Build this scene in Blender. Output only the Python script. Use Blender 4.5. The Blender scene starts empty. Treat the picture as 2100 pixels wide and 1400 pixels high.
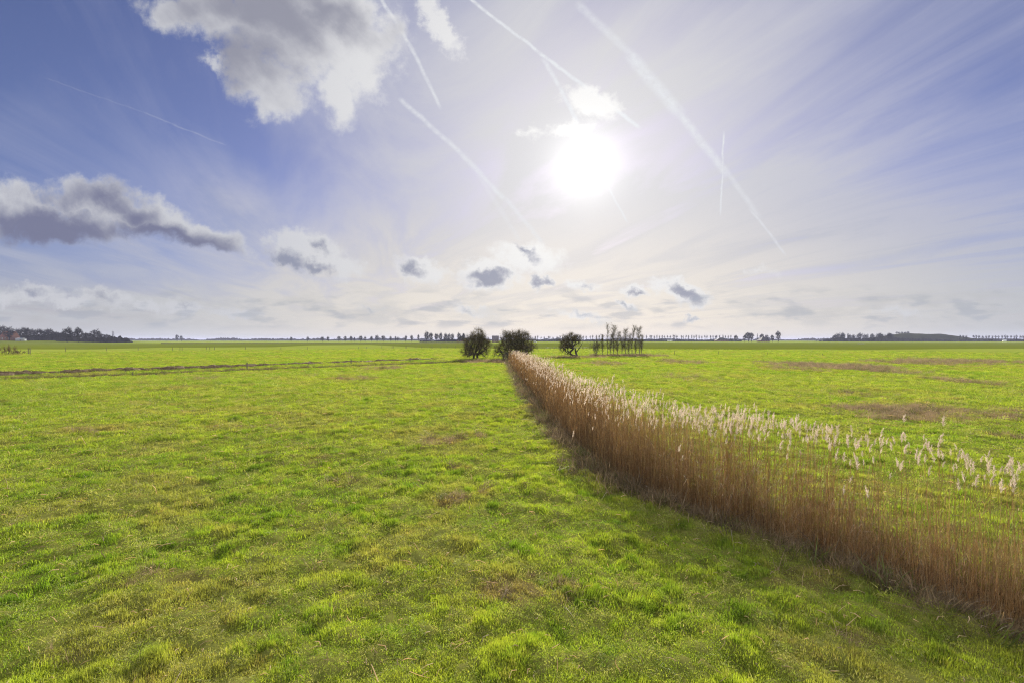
import bpy, math, random
import numpy as np
from mathutils import Vector, Matrix

C = bpy.context.scene
COL = C.collection

# ------------------------------------------------------------------ camera
F = 1000.0            # focal length in pixels of a 2100 px wide picture
CX, HY = 1050.0, 697.0
CAMH = 4.2
cam_d = bpy.data.cameras.new('camera')
cam_d.sensor_width = 36.0
cam_d.lens = 36.0 * F / 2100.0
cam_d.clip_start, cam_d.clip_end = 0.1, 30000.0
cam = bpy.data.objects.new('camera', cam_d)
cam.location = (0, 0, CAMH)
cam.rotation_euler = (math.radians(90) - math.atan(3.0 / F), 0, 0)
COL.objects.link(cam)
C.camera = cam

C.view_settings.view_transform = 'Standard'
C.view_settings.look = 'None'
C.view_settings.gamma = 1.0
C.view_settings.exposure = 1.38
C.cycles.max_bounces = 6
C.cycles.diffuse_bounces = 3
C.cycles.glossy_bounces = 2
C.cycles.transmission_bounces = 4
C.cycles.transparent_max_bounces = 8
C.cycles.volume_bounces = 0
C.cycles.caustics_reflective = False
C.cycles.caustics_refractive = False
C.cycles.use_denoising = True
C.cycles.denoising_prefilter = 'NONE'
C.cycles.filter_width = 1.15

# ------------------------------------------------------------------ sun
SUND = Vector((0.15, 1.0, 0.357)).normalized()      # towards the sun
SUN_EL = math.asin(SUND.z)
SUN_AZ = math.atan2(SUND.x, SUND.y)
sun_d = bpy.data.lights.new('sun', 'SUN')
sun_d.energy = 4.0
sun_d.angle = math.radians(2.0)      # veiled by thin cloud
sun_d.color = (1.0, 0.93, 0.82)
sun = bpy.data.objects.new('sun', sun_d)
sun.rotation_euler = (-SUND).to_track_quat('-Z', 'Y').to_euler()
sun.location = (0, 0, 60)
COL.objects.link(sun)

# ------------------------------------------------------------------ node helpers
class T:
    """A socket wrapped so that node trees can be written as arithmetic."""
    nt = None
    def __init__(s, sock): s.s = sock
    def __add__(a, b): return mt('ADD', a, b)
    __radd__ = __add__
    def __sub__(a, b): return mt('SUBTRACT', a, b)
    def __rsub__(a, b): return mt('SUBTRACT', b, a)
    def __mul__(a, b): return mt('MULTIPLY', a, b)
    __rmul__ = __mul__
    def __truediv__(a, b): return mt('DIVIDE', a, b)
    def __pow__(a, b): return mt('POWER', a, b)

def put(inp, v):
    if isinstance(v, T): T.nt.links.new(v.s, inp)
    elif isinstance(v, (tuple, list)) and inp.type == 'RGBA' and len(v) == 3: inp.default_value = (*v, 1)
    else: inp.default_value = v

def mt(op, *a, clamp=False):
    # no use_clamp and no socket conversions: the render engine compiles those late and runs out of stack on a big tree
    n = T.nt.nodes.new('ShaderNodeMath'); n.operation = op
    for i, v in enumerate(a): put(n.inputs[i], v)
    o = T(n.outputs[0])
    return mt('MAXIMUM', mt('MINIMUM', o, 1.0), 0.0) if clamp else o

def vm(op, *a, out=0):
    n = T.nt.nodes.new('ShaderNodeVectorMath'); n.operation = op
    for i, v in enumerate(a): put(n.inputs[i], v)
    return T(n.outputs[out])

def xyz(x, y, z=0.0):
    n = T.nt.nodes.new('ShaderNodeCombineXYZ')
    for i, v in enumerate((x, y, z)): put(n.inputs[i], v)
    return T(n.outputs[0])

def sep(v):
    n = T.nt.nodes.new('ShaderNodeSeparateXYZ'); put(n.inputs[0], v)
    return [T(o) for o in n.outputs]

def noise(vec, scale, detail=4, rough=0.55, color=False, dist=0.0, dims='3D'):
    n = T.nt.nodes.new('ShaderNodeTexNoise'); n.noise_dimensions = dims
    put(n.inputs['Vector'], vec); n.inputs['Scale'].default_value = scale
    n.inputs['Detail'].default_value = detail; n.inputs['Roughness'].default_value = rough
    n.inputs['Distortion'].default_value = dist
    return T(n.outputs['Color' if color else 0])

def sstep(v, a, b, lo=0.0, hi=1.0):
    n = T.nt.nodes.new('ShaderNodeMapRange'); n.interpolation_type = 'SMOOTHSTEP'
    put(n.inputs[0], v)
    for i, c in enumerate((a, b, lo, hi)): put(n.inputs[i + 1], c)
    return T(n.outputs[0])

def local(vec, loc, rot, scale):
    """The two coordinates of vec in a frame at loc, turned by rot and scaled (scalar sockets, no conversions)."""
    c, n = math.cos(rot), math.sin(rot)
    out = []
    for ax, sc in (((c, n), scale[0]), ((-n, c), scale[1])):
        d = vm('DOT_PRODUCT', vec, (ax[0] / sc, ax[1] / sc, 0.0), out=1)
        out.append(d - (loc[0] * ax[0] + loc[1] * ax[1]) / sc)
    return out

def mixc(f, a, b, mode='MIX'):
    n = T.nt.nodes.new('ShaderNodeMix'); n.data_type = 'RGBA'; n.blend_type = mode; n.clamp_factor = mode != 'ADD'
    put(n.inputs[0], f); put(n.inputs[6], a); put(n.inputs[7], b)
    return T(n.outputs[2])

# ------------------------------------------------------------------ sky (world)
def uv(px, py): return ((px - CX) / F, (HY - py) / F)

world = bpy.data.worlds.new('World'); C.world = world
world.use_nodes = True
T.nt = world.node_tree
for n in list(T.nt.nodes): T.nt.nodes.remove(n)
sky = T.nt.nodes.new('ShaderNodeTexSky'); sky.sky_type = 'NISHITA'
sky.sun_disc = False
sky.sun_elevation = SUN_EL; sky.sun_rotation = SUN_AZ
sky.air_density = 1.0; sky.dust_density = 0.6; sky.ozone_density = 3.0
SKYG = 0.053
def build_sky():
    tc = T.nt.nodes.new('ShaderNodeTexCoord')
    D = vm('NORMALIZE', T(tc.outputs['Generated']))
    x, y, z = sep(D)
    yy = mt('MAXIMUM', y, 0.05)
    u, v = x / yy, z / yy
    front = sstep(y, 0.1, 0.35)
    P = xyz(u, v)
    # angle to the sun
    coss = vm('DOT_PRODUCT', D, tuple(SUND), out=1)
    th = mt('ARCCOSINE', mt('MINIMUM', coss, 1.0))
    # cirrus on a high flat layer: streaks run towards a point on the horizon left of centre
    zz = mt('MAXIMUM', z, 0.012) + 0.03
    qx, qy = x / zz, y / zz
    ca, sa = math.cos(0.325), math.sin(0.325)
    al = qx * (-sa) + qy * ca          # along the streaks
    cr = qx * ca + qy * sa             # across
    st = noise(xyz(cr * 1.0, al * 0.26, 0.0), 1.35, 7, 0.60, dist=0.7)
    st2 = noise(xyz(cr * 0.55 + 3.1, al * 0.3, 4.0), 0.7, 3, 0.5)
    broad = noise(xyz(u, v * 1.5, 2.0), 1.6, 3, 0.5)
    # veil of thin cloud, thickest round the sun and towards the horizon
    halo = sstep(th, 0.98, 0.08)
    lowv = sstep(z, 0.36, 0.10) * 0.5 + sstep(z, 0.12, 0.01) * 0.5
    leftclear = sstep(u, 0.06, -0.55) * sstep(v, 0.10, 0.36)
    rightblue = sstep(u, 0.40, 1.05) * sstep(v, 0.16, 0.36)
    fade = sstep(z, 0.01, 0.07)
    lx, ly = local(P, uv(455, 395), math.radians(-38), (0.17, 0.10))
    patch = mt('MAXIMUM', 1.0 - mt('SQRT', mt('MULTIPLY_ADD', lx, lx, ly * ly)), 0.0) * (0.15 + 1.3 * noise(xyz(u * 2.0 + v * 1.4, v * 5.0 + u * 0.9, 5.0), 3.0, 6, 0.62)) * 0.75
    veil = halo * 0.85 + lowv * 0.80 + ((st - 0.5) * 2.1 * sstep(u, -0.9, 0.3, 0.9, 1.0) + (st2 - 0.5) * 0.9) * fade \
        + (broad - 0.5) * 0.75 - leftclear * 0.29 - rightblue * 0.06 + 0.12 + patch
    veil = mt('MULTIPLY', veil, 1.0, clamp=True) * 0.96
    warm = sstep(th, 0.75, 0.12)
    vcol = mixc(warm, (0.42, 0.445, 0.60), (0.63, 0.625, 0.64))
    vcol = mixc(sstep(st, 0.56, 0.34) * sstep(th, 0.15, 0.6) * 0.55, vcol, (0.30, 0.345, 0.50))
    hcol = mixc(sstep(mt('ABSOLUTE', u - 0.12), 1.05, 0.12), (0.51, 0.53, 0.555), (0.84, 0.775, 0.67))
    hcol = mixc(sstep(st, 0.58, 0.36) * sstep(v, 0.02, 0.07) * 0.30, hcol, (0.44, 0.47, 0.54))
    vcol = mixc(sstep(v, 0.34, 0.04), vcol, hcol)
    sc = mixc(1.0, T(sky.outputs[0]), (1.45 * SKYG, 1.22 * SKYG, 1.62 * SKYG), 'MULTIPLY')
    col = mixc(veil, sc, vcol)
    # soft warps
    P9 = xyz(u + 9.3, v - 4.1, 3.0)
    w1 = xyz(noise(P, 5.0, 2, 0.5) - 0.5, noise(P9, 5.0, 2, 0.5) - 0.5)
    w2 = xyz(noise(P, 20.0, 4, 0.6) - 0.5, noise(P9, 20.0, 4, 0.6) - 0.5)
    w3 = xyz(noise(P, 30.0, 4, 0.62) - 0.5, noise(P9, 30.0, 4, 0.62) - 0.5)
    Pb = vm('ADD', vm('ADD', P, vm('MULTIPLY', w1, (0.14, 0.12, 0))), vm('MULTIPLY', w2, (0.055, 0.055, 0)))
    Ps = vm('ADD', P, vm('MULTIPLY', w3, (0.075, 0.055, 0)))
    Pt = vm('ADD', P, vm('MULTIPLY', w2, (0.009, 0.009, 0)))
    def blobs(pv, lst):
        m = None
        for (px, py, rx, ry, a, w) in lst:
            p, q = local(pv, uv(px, py), math.radians(a), (rx / F, ry / F))
            f = (1.0 - mt('SQRT', mt('MULTIPLY_ADD', p, p, q * q))) * w
            m = f if m is None else mt('MAXIMUM', m, f)
        return m
    # contrails: (x0,y0,x1,y1, half width, strength)
    trails = [(958, -5, 1110, 112, 3.6, .9), (1100, 105, 1316, 266, 4.2, .95),
              (1180, 5, 1310, 130, 9, .42), (1285, 108, 1400, 240, 13, .66), (1378, 215, 1495, 365, 9, .6), (1480, 340, 1560, 450, 6, .38), (1535, 425, 1614, 526, 3, .5),
              (1112, 118, 1150, 185, 5, .6), (1145, 175, 1186, 255, 5, .75),
              (778, -8, 842, 95, 4, .75), (835, 80, 905, 226, 4, .6),
              (815, 200, 945, 315, 5, .55), (930, 300, 1040, 415, 5.5, .6), (1030, 400, 1118, 505, 5, .4),
              (950, 310, 1070, 500, 5, .22),
              (1484, 268, 1477, 444, 2.2, .7), (1244, 378, 1288, 460, 2.2, .6),
              (90, 160, 300, 234, 1.6, .07), (290, 230, 468, 300, 1.8, .12), (820, 0, 850, 60, 6, .0)]
    tr = None
    for (x0, y0, x1, y1, w, s) in trails:
        if s == 0: continue
        (u0, v0), (u1, v1) = uv(x0, y0), uv(x1, y1)
        L = math.hypot(u1 - u0, v1 - v0) / 2
        a, b = local(Pt, ((u0 + u1) / 2, (v0 + v1) / 2), math.atan2(v1 - v0, u1 - u0), (L, w * 1.45 / F))
        e = mt('MULTIPLY', (1.0 - mt('ABSOLUTE', a)) * (L * F / 14.0), 1.0, clamp=True)
        c = mt('SUBTRACT', 1.0, b * b, clamp=True)
        f = e * c * c * s
        tr = f if tr is None else mt('MAXIMUM', tr, f)
    tr = mt('MULTIPLY', tr * front, 2.6 * noise(P, 75, 4, 0.65) - 0.28, clamp=True)
    col = mixc(tr, col, (0.72, 0.74, 0.78))
    # big clouds
    body = blobs(Pb, [(600, 30, 215, 165, -12, 1.05), (725, 80, 115, 165, 15, 1.05), (540, 160, 110, 90, -30, .95), (690, 185, 62, 85, 0, .8), (770, 160, 60, 60, 0, .7),
                      (350, 45, 62, 72, 40, .8), (435, 30, 110, 75, -15, .95),
                      (40, 425, 160, 62, -8, .95), (190, 415, 120, 52, -12, 1.05), (300, 452, 150, 52, -16, 1.05), (415, 488, 120, 34, -12, .95), (120, 458, 190, 50, -8, 1.0)])
    streak = noise(xyz(u * 0.55 - v * 0.55, v * 1.3 + u * 1.3, 3.0), 6.0, 5, 0.55)
    fine = noise(xyz(u * 0.75 - v * 0.4, v * 0.6 + u * 0.7, 1.0), 11.0, 6, 0.62)
    fine2 = noise(P, 48.0, 4, 0.6)
    tb = body + (fine - 0.5) * 1.0 + (fine2 - 0.5) * 0.5
    # smaller clouds
    sml = [(625, 518, 100, 58, -14, 1.15), (705, 548, 60, 32, -10, .6), (862, 556, 72, 36, -16, 1.0),
           (1000, 563, 80, 42, 0, 1.2), (1085, 530, 105, 40, -10, .85), (1108, 578, 36, 18, -5, .75), (1192, 586, 50, 15, -12, .65),
           (1396, 598, 72, 32, -22, 1.15), (1304, 596, 40, 20, -12, .95), (1288, 629, 34, 12, -14, .7), (1420, 657, 22, 8, 0, .5),
           (1215, 212, 78, 40, -18, 1.0), (1170, 268, 70, 22, 8, .75), (1090, 275, 40, 20, 0, .5),
           (905, 55, 100, 38, -55, .75), (880, 15, 50, 35, -50, .6), (440, 130, 40, 25, -50, .45),
           (215, 612, 85, 26, -6, .95), (75, 602, 75, 28, 0, .95), (380, 630, 60, 18, -5, .85), (145, 620, 80, 18, 0, .8), (0, 612, 60, 24, 0, .8), (300, 628, 60, 16, -6, .8), (480, 642, 80, 14, 0, .7), (760, 636, 40, 12, -10, .6), (965, 636, 60, 15, -8, .65), (1190, 648, 90, 15, -8, .55), (1840, 640, 80, 16, -8, .5), (1560, 555, 70, 14, -5, .35)]
    ts = blobs(Ps, sml) + (fine - 0.5) * 0.5 + (fine2 - 0.5) * 0.6
    ab = sstep(tb, -0.02, 0.50) * front
    as_ = sstep(ts, 0.03, 0.5) * front * 0.9
    ncol = mixc(warm, (0.60, 0.61, 0.645), (0.86, 0.85, 0.84))
    # thick parts of the clouds let less light through
    dk = blobs(Pb, [(540, 20, 190, 75, -15, 1.1), (505, 110, 110, 95, -30, 1.1), (680, 25, 170, 55, -35, 1.1), (440, 15, 120, 65, 0, 1.0),
                    (100, 466, 210, 50, -9, 1.6), (330, 497, 180, 40, -11, 1.6), (195, 408, 100, 34, -12, 1.0), (270, 440, 90, 36, -25, 1.0), (10, 440, 120, 44, -8, 1.1)])
    dks = blobs(Ps, [(590, 535, 70, 26, -22, 1.0), (645, 548, 50, 18, -22, .85), (655, 508, 25, 16, -30, .6), (845, 552, 30, 20, -25, .8),
                     (1002, 568, 54, 22, 2, 1.25), (1078, 516, 40, 13, -40, .75), (1108, 578, 26, 13, -15, .7), (1200, 588, 16, 8, 0, .5),
                     (1402, 601, 46, 17, -24, 1.2), (1305, 600, 22, 10, -15, .95), (1284, 628, 14, 8, -50, .6), (1420, 657, 20, 6, 0, .6),
                     (215, 610, 34, 13, -12, .6), (70, 600, 34, 13, -12, .6), (380, 628, 20, 8, 0, .5), (758, 637, 24, 9, -20, .6), (962, 636, 22, 9, -20, .6), (1195, 647, 40, 7, -15, .45)])
    db = sstep(dk + (streak - 0.5) * 1.9 + (fine - 0.5) * 0.4, -0.45, 0.95)
    ds = sstep(dks + (fine - 0.5) * 0.5 + (fine2 - 0.5) * 0.5, -0.15, 0.8)
    cb = mixc(db, ncol, mixc(sstep(v, 0.32, 0.45), (0.185, 0.195, 0.30), (0.30, 0.305, 0.37)))
    cs = mixc(ds, ncol, mixc(sstep(v, 0.04, 0.10), (0.42, 0.45, 0.52), (0.27, 0.29, 0.385)))
    col = mixc(as_, col, cs)
    col = mixc(ab * 0.96, col, cb)
    # low lumpy cloud far away along the horizon
    lump = noise(xyz(u, v * 3.2, 7.0), 9.0, 5, 0.55)
    lband = sstep(v, 0.015, 0.035) * sstep(v, 0.13, 0.06)
    col = mixc(sstep(lump, 0.46, 0.66) * lband * 0.55, col, mixc(warm, (0.46, 0.465, 0.475), (0.70, 0.675, 0.64)))
    lump2 = noise(xyz(u + 0.013, v * 3.6 + 0.03, 7.0), 11.0, 4, 0.5)
    col = mixc(sstep(lump2, 0.52, 0.66) * lband * 0.5, col, (0.34, 0.375, 0.44))
    # bright fill added to the unseen sky behind the camera, to lift the shadows
    col = mixc(sstep(y, 0.05, -0.45) * 0.9, col, (1.55, 1.55, 1.58))
    # the glare of the sun through the thin cloud
    g = mt('EXPONENT', (th / 0.060) ** 2.0 * -1.0) * 0.40 + mt('EXPONENT', th * -5.5) * 0.27
    col = mixc(g, col, (1.0, 0.985, 0.94), 'ADD')
    bg = T.nt.nodes.new('ShaderNodeBackground'); put(bg.inputs[0], col)
    bg.inputs[1].default_value = 0.383
    return bg
bg = build_sky()
wo = T.nt.nodes.new('ShaderNodeOutputWorld'); T.nt.links.new(bg.outputs[0], wo.inputs[0])
world.cycles.sampling_method = 'MANUAL'
world.cycles.sample_map_resolution = 512
# ------------------------------------------------------------------ mesh helpers
def H32(ix, iy, seed):
    h = (ix.astype(np.int64) * 374761393 + iy.astype(np.int64) * 668265263 + seed * 974634777) & 0xFFFFFFFF
    h = ((h ^ (h >> 13)) * 1274126177) & 0xFFFFFFFF
    h = ((h ^ (h >> 16)) * 2246822519) & 0xFFFFFFFF
    return ((h ^ (h >> 15)) & 0xFFFFFF) / float(0xFFFFFF)

def vn(x, y, sc=1.0, seed=0):
    """Value noise, 0..1, cell size sc."""
    x = np.asarray(x, float) / sc; y = np.asarray(y, float) / sc
    ix, iy = np.floor(x), np.floor(y); fx, fy = x - ix, y - iy
    fx = fx * fx * fx * (fx * (fx * 6 - 15) + 10); fy = fy * fy * fy * (fy * (fy * 6 - 15) + 10)
    a, b = H32(ix, iy, seed), H32(ix + 1, iy, seed)
    c, d = H32(ix, iy + 1, seed), H32(ix + 1, iy + 1, seed)
    return (a * (1 - fx) + b * fx) * (1 - fy) + (c * (1 - fx) + d * fx) * fy

def fb(x, y, sc, seed, oct=4, g=0.5):
    t, a, n = 0.0, 1.0, 0.0
    for i in range(oct):
        t = t + a * vn(x * (0.8 + .2 * i) + y * 0.6, y * 0.8 - x * 0.6, sc / 2 ** i, seed + 17 * i); n += a; a *= g
    return t / n

def ss(x, a, b):
    t = np.clip((x - a) / (b - a), 0, 1); return t * t * (3 - 2 * t)

def make_mesh(name, v, quads=None, tris=None, col=None, smooth=False):
    me = bpy.data.meshes.new(name)
    v = np.asarray(v, np.float32).reshape(-1, 3)
    nq = 0 if quads is None else len(quads); ntr = 0 if tris is None else len(tris)
    me.vertices.add(len(v)); me.vertices.foreach_set('co', v.ravel())
    li = np.concatenate([np.asarray(q, np.int32).ravel() for q in (quads, tris) if q is not None and len(q)])
    me.loops.add(len(li)); me.loops.foreach_set('vertex_index', li)
    st = np.concatenate([np.arange(nq) * 4, nq * 4 + np.arange(ntr) * 3]).astype(np.int32)
    me.polygons.add(nq + ntr); me.polygons.foreach_set('loop_start', st)
    if smooth: me.polygons.foreach_set('use_smooth', np.ones(nq + ntr, bool))
    if col is not None:
        a = me.color_attributes.new('tint', 'FLOAT_COLOR', 'POINT')
        c4 = np.ones((len(v), 4), np.float32); c4[:, :3] = col
        a.data.foreach_set('color', c4.ravel())
    me.update(calc_edges=True); me.validate()
    return me

def link(name, me, mat=None, parent=None, loc=None, rz=None, **props):
    o = bpy.data.objects.new(name, me); COL.objects.link(o)
    if mat is not None and not me.materials: me.materials.append(mat)
    if parent is not None: o.parent = parent
    if loc is not None: o.location = loc
    if rz is not None: o.rotation_euler = (0, 0, rz)
    for k, v in props.items():
        if v is not None: o[k] = v
    return o

def thing(name, label, cat, loc=(0, 0, 0), rz=0.0, group=None):
    o = bpy.data.objects.new(name, None); COL.objects.link(o)
    o.empty_display_size = 0.2
    o.location = loc; o.rotation_euler = (0, 0, rz)
    o['label'] = label; o['category'] = cat
    if group: o['group'] = group
    return o

def dup(root, loc, rz=0.0, scale=None, label=None, group=None):
    r_ = root.copy(); COL.objects.link(r_); r_.location = loc; r_.rotation_euler = (0, 0, rz)
    if scale is not None: r_.scale = scale
    if label: r_['label'] = label
    if group: r_['group'] = group
    for ch in list(root.children):
        c = ch.copy(); COL.objects.link(c); c.parent = r_
    return r_

def tubes(p0, p1, r0, r1, n=3):
    """Straight tapering pieces as n-sided tubes."""
    p0, p1 = np.asarray(p0, float), np.asarray(p1, float)
    r0 = np.broadcast_to(np.asarray(r0, float), len(p0)); r1 = np.broadcast_to(np.asarray(r1, float), len(p0))
    d = p1 - p0; d = d / (np.linalg.norm(d, axis=1, keepdims=True) + 1e-9)
    ref = np.where(np.abs(d[:, 2:3]) > 0.9, np.array([[1., 0, 0]]), np.array([[0., 0, 1]]))
    a = np.cross(d, ref); a /= np.linalg.norm(a, axis=1, keepdims=True) + 1e-9
    b = np.cross(d, a)
    N = len(p0); v = np.zeros((N, 2, n, 3))
    for k in range(n):
        w = 2 * math.pi * k / n; e = a * math.cos(w) + b * math.sin(w)
        v[:, 0, k] = p0 + e * r0[:, None]; v[:, 1, k] = p1 + e * r1[:, None]
    base = (np.arange(N) * 2 * n)[:, None]
    q = np.concatenate([base + np.array([[k, (k + 1) % n, n + (k + 1) % n, n + k]]) for k in range(n)])
    return v.reshape(-1, 3), q

def strands(paths, rad, n=3):
    """paths (N,K,3), rad (N,K): bent tapering tubes."""
    N, K, _ = paths.shape
    ang = 2 * math.pi * np.arange(n) / n
    off = np.stack([np.cos(ang), np.sin(ang), np.zeros(n)], 1)
    v = paths[:, :, None, :] + off[None, None] * rad[:, :, None, None]
    i = (np.arange(N) * K * n)[:, None, None] + (np.arange(K - 1) * n)[None, :, None]
    q = []
    for k in range(n):
        q.append(np.stack([i + k, i + (k + 1) % n, i + n + (k + 1) % n, i + n + k], -1).reshape(-1, 4))
    return v.reshape(-1, 3), np.concatenate(q)

def box(x0, x1, y0, y1, z0, z1):
    v = [(x, y, z) for z in (z0, z1) for y in (y0, y1) for x in (x0, x1)]
    q = [(0, 2, 3, 1), (4, 5, 7, 6), (0, 1, 5, 4), (2, 6, 7, 3), (0, 4, 6, 2), (1, 3, 7, 5)]
    return np.array(v, float), np.array(q)

def join(*parts):
    vs, qs, n = [], [], 0
    for v, q in parts:
        vs.append(np.asarray(v)); qs.append(np.asarray(q) + n); n += len(v)
    return np.concatenate(vs), np.concatenate(qs)

# ------------------------------------------------------------------ materials
def new_mat(name):
    m = bpy.data.materials.new(name); m.use_nodes = True
    T.nt = m.node_tree
    for n in list(T.nt.nodes): T.nt.nodes.remove(n)
    return m

def finish(sh, disp=None):
    o = T.nt.nodes.new('ShaderNodeOutputMaterial'); T.nt.links.new(sh.s, o.inputs[0])

def principled(col, rough=0.8, spec=0.3, bump=None, bdist=0.02):
    n = T.nt.nodes.new('ShaderNodeBsdfPrincipled'); put(n.inputs['Base Color'], col)
    put(n.inputs['Roughness'], rough); n.inputs['Specular IOR Level'].default_value = spec
    if bump is not None:
        b = T.nt.nodes.new('ShaderNodeBump'); b.inputs['Distance'].default_value = bdist
        put(b.inputs['Height'], bump); T.nt.links.new(b.outputs[0], n.inputs['Normal'])
    return T(n.outputs[0])

def leafy(col, trans=0.45, tcol=None, gloss=0.05, grough=0.45):
    """Thin plant matter: reflects and lets light through."""
    d = T.nt.nodes.new('ShaderNodeBsdfDiffuse'); put(d.inputs[0], col)
    t = T.nt.nodes.new('ShaderNodeBsdfTranslucent'); put(t.inputs[0], tcol if tcol is not None else col)
    m = T.nt.nodes.new('ShaderNodeMixShader'); put(m.inputs[0], trans)
    T.nt.links.new(d.outputs[0], m.inputs[1]); T.nt.links.new(t.outputs[0], m.inputs[2])
    if gloss <= 0: return T(m.outputs[0])
    g = T.nt.nodes.new('ShaderNodeBsdfGlossy'); g.inputs['Roughness'].default_value = grough
    g.inputs[0].default_value = (1, 1, 1, 1)
    m2 = T.nt.nodes.new('ShaderNodeMixShader'); put(m2.inputs[0], gloss)
    T.nt.links.new(m.outputs[0], m2.inputs[1]); T.nt.links.new(g.outputs[0], m2.inputs[2])
    return T(m2.outputs[0])

def attr(name, kind='GEOMETRY'):
    n = T.nt.nodes.new('ShaderNodeAttribute'); n.attribute_name = name; n.attribute_type = kind
    return T(n.outputs[0])

def objco():
    n = T.nt.nodes.new('ShaderNodeTexCoord'); return T(n.outputs['Object'])

def simple(name, c0, c1, scale, rough=0.8, bump=0.0, det=4, spec=0.25):
    m = new_mat(name); p = objco(); f = noise(p, scale, det, 0.6)
    finish(principled(mixc(sstep(f, 0.3, 0.7), c0, c1), rough, spec, f if bump else None, bump)); return m

# meadow: mottled green, with straw and dark tufts mixed in at several sizes
def meadow_mat(name, ga, gb, dark, straw, amount):
    m = new_mat(name); p = objco(); x, y, z = sep(p)
    q = xyz(x, y, 0.0)
    n1 = noise(q, 0.055, 5, 0.6); n2 = noise(q, 0.6, 5, 0.62); n3 = noise(q, 5.5, 3, 0.65)
    n4 = noise(xyz(x * 0.35, y * 1.0, 3.0), 0.9, 5, 0.7)
    c = mixc(sstep(n1 * 0.6 + n2 * 0.4, 0.36, 0.64), ga, gb)
    c = mixc(sstep(n4, 0.50, 0.72) * 0.62, c, dark)
    c = mixc(sstep(n2 * 0.5 + n3 * 0.5, 0.52, 0.70) * amount, c, straw)
        # worn or dead places are stored on the sheet as a mask
    a = sep(attr('tint'))
    c = mixc(a[2], c, mixc(n3, (0.110, 0.125, 0.024), (0.20, 0.180, 0.055)))       # thatch between the grass tufts
    c = mixc(a[0] * (0.55 + n3 * 0.7), c, (0.15, 0.098, 0.046))
    c = mixc(a[1], c, (0.030, 0.022, 0.014))
    b = T.nt.nodes.new('ShaderNodeBump'); b.inputs['Distance'].default_value = 0.08
    put(b.inputs['Height'], n2 * 0.6 + n3 * 0.4)
    d = T.nt.nodes.new('ShaderNodeBsdfDiffuse'); put(d.inputs[0], c); T.nt.links.new(b.outputs[0], d.inputs[1])
    finish(T(d.outputs[0])); return m

M_MEADOW = meadow_mat('meadow', (0.225, 0.285, 0.034), (0.290, 0.325, 0.046), (0.110, 0.160, 0.018), (0.28, 0.24, 0.08), 0.40)
M_SHADOWGRASS = meadow_mat('shadow_toned_grass', (0.130, 0.160, 0.016), (0.155, 0.180, 0.018), (0.095, 0.120, 0.013), (0.10, 0.09, 0.03), 0.3)  # meadow green darkened to carry a cloud shadow in its colour

m = new_mat('grass_blade')
ci = attr('col', 'INSTANCER')
finish(leafy(ci, 0.50, mixc(1.0, ci, (1.15, 1.18, 0.55), 'MULTIPLY'), 0.012, 0.5)); M_GRASS = m

m = new_mat('dry_stalk'); ci = attr('tint')
finish(leafy(ci, 0.60, mixc(1.0, ci, (1.08, 1.0, 0.80), 'MULTIPLY'), 0.02, 0.5)); M_STALK = m
m = new_mat('dry_tuft'); ci = attr('col', 'INSTANCER')
finish(leafy(ci, 0.40, None, 0.02, 0.5)); M_DRY = m
m = new_mat('seed_head'); ci = attr('tint')
finish(leafy(ci, 0.50, mixc(1.0, ci, (1.1, 1.0, 0.9), 'MULTIPLY'), 0.0)); M_PLUME = m
m = new_mat('bark'); p = objco(); f = noise(p, 3.0, 4, 0.6)
finish(principled(mixc(sstep(f, .3, .7), (0.045, 0.038, 0.028), (0.085, 0.075, 0.055)), 0.95, 0.1)); M_BARK = m
m = new_mat('twigs'); p = objco(); f = noise(p, 0.9, 3, 0.6)
finish(leafy(mixc(sstep(f, .3, .7), (0.145, 0.128, 0.066), (0.24, 0.19, 0.105)), 0.42, None, 0.0)); M_TWIG = m
m = new_mat('pale_twigs'); p = objco(); f = noise(p, 0.7, 3, 0.6)
finish(leafy(mixc(sstep(f, .3, .7), (0.17, 0.155, 0.105), (0.26, 0.23, 0.155)), 0.42, None, 0.0)); M_PALE = m
M_FARTWIG = simple('far_twigs', (0.020, 0.019, 0.021), (0.036, 0.033, 0.032), 0.15, 1.0, spec=0.05)
M_POST = simple('weathered_wood', (0.07, 0.055, 0.04), (0.14, 0.115, 0.085), 6.0, 0.9)
M_WIRE = simple('fence_wire', (0.12, 0.12, 0.12), (0.2, 0.2, 0.2), 2.0, 0.5)
M_EARTH = simple('dredged_earth', (0.105, 0.076, 0.042), (0.23, 0.165, 0.092), 5.0, 0.95, 0.05)
M_WATER = simple('ditch_water', (0.015, 0.017, 0.014), (0.03, 0.028, 0.02), 2.0, 0.12)
M_WALL = simple('brick_wall', (0.11, 0.055, 0.04), (0.16, 0.085, 0.06), 0.8, 0.9)
M_ROOF = simple('dark_roof_tiles', (0.030, 0.028, 0.030), (0.05, 0.047, 0.05), 0.5, 0.8)
M_REDROOF = simple('red_roof_tiles', (0.12, 0.042, 0.028), (0.17, 0.065, 0.04), 0.5, 0.8)
M_GREYROOF = simple('grey_roof_tiles', (0.085, 0.07, 0.078), (0.12, 0.10, 0.11), 0.5, 0.8)
M_GREYWALL = simple('grey_boards', (0.26, 0.28, 0.31), (0.34, 0.36, 0.39), 0.5, 0.7)
M_WHITE = simple('white_paint', (0.62, 0.64, 0.66), (0.75, 0.76, 0.77), 0.5, 0.5)
M_GLASS = simple('dark_glass', (0.02, 0.025, 0.03), (0.03, 0.035, 0.04), 1.0, 0.15)
M_RUBBER = simple('black_rubber', (0.015, 0.015, 0.015), (0.025, 0.025, 0.025), 3.0, 0.8)

# ------------------------------------------------------------------ ground
rng = np.random.default_rng(7)

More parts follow.
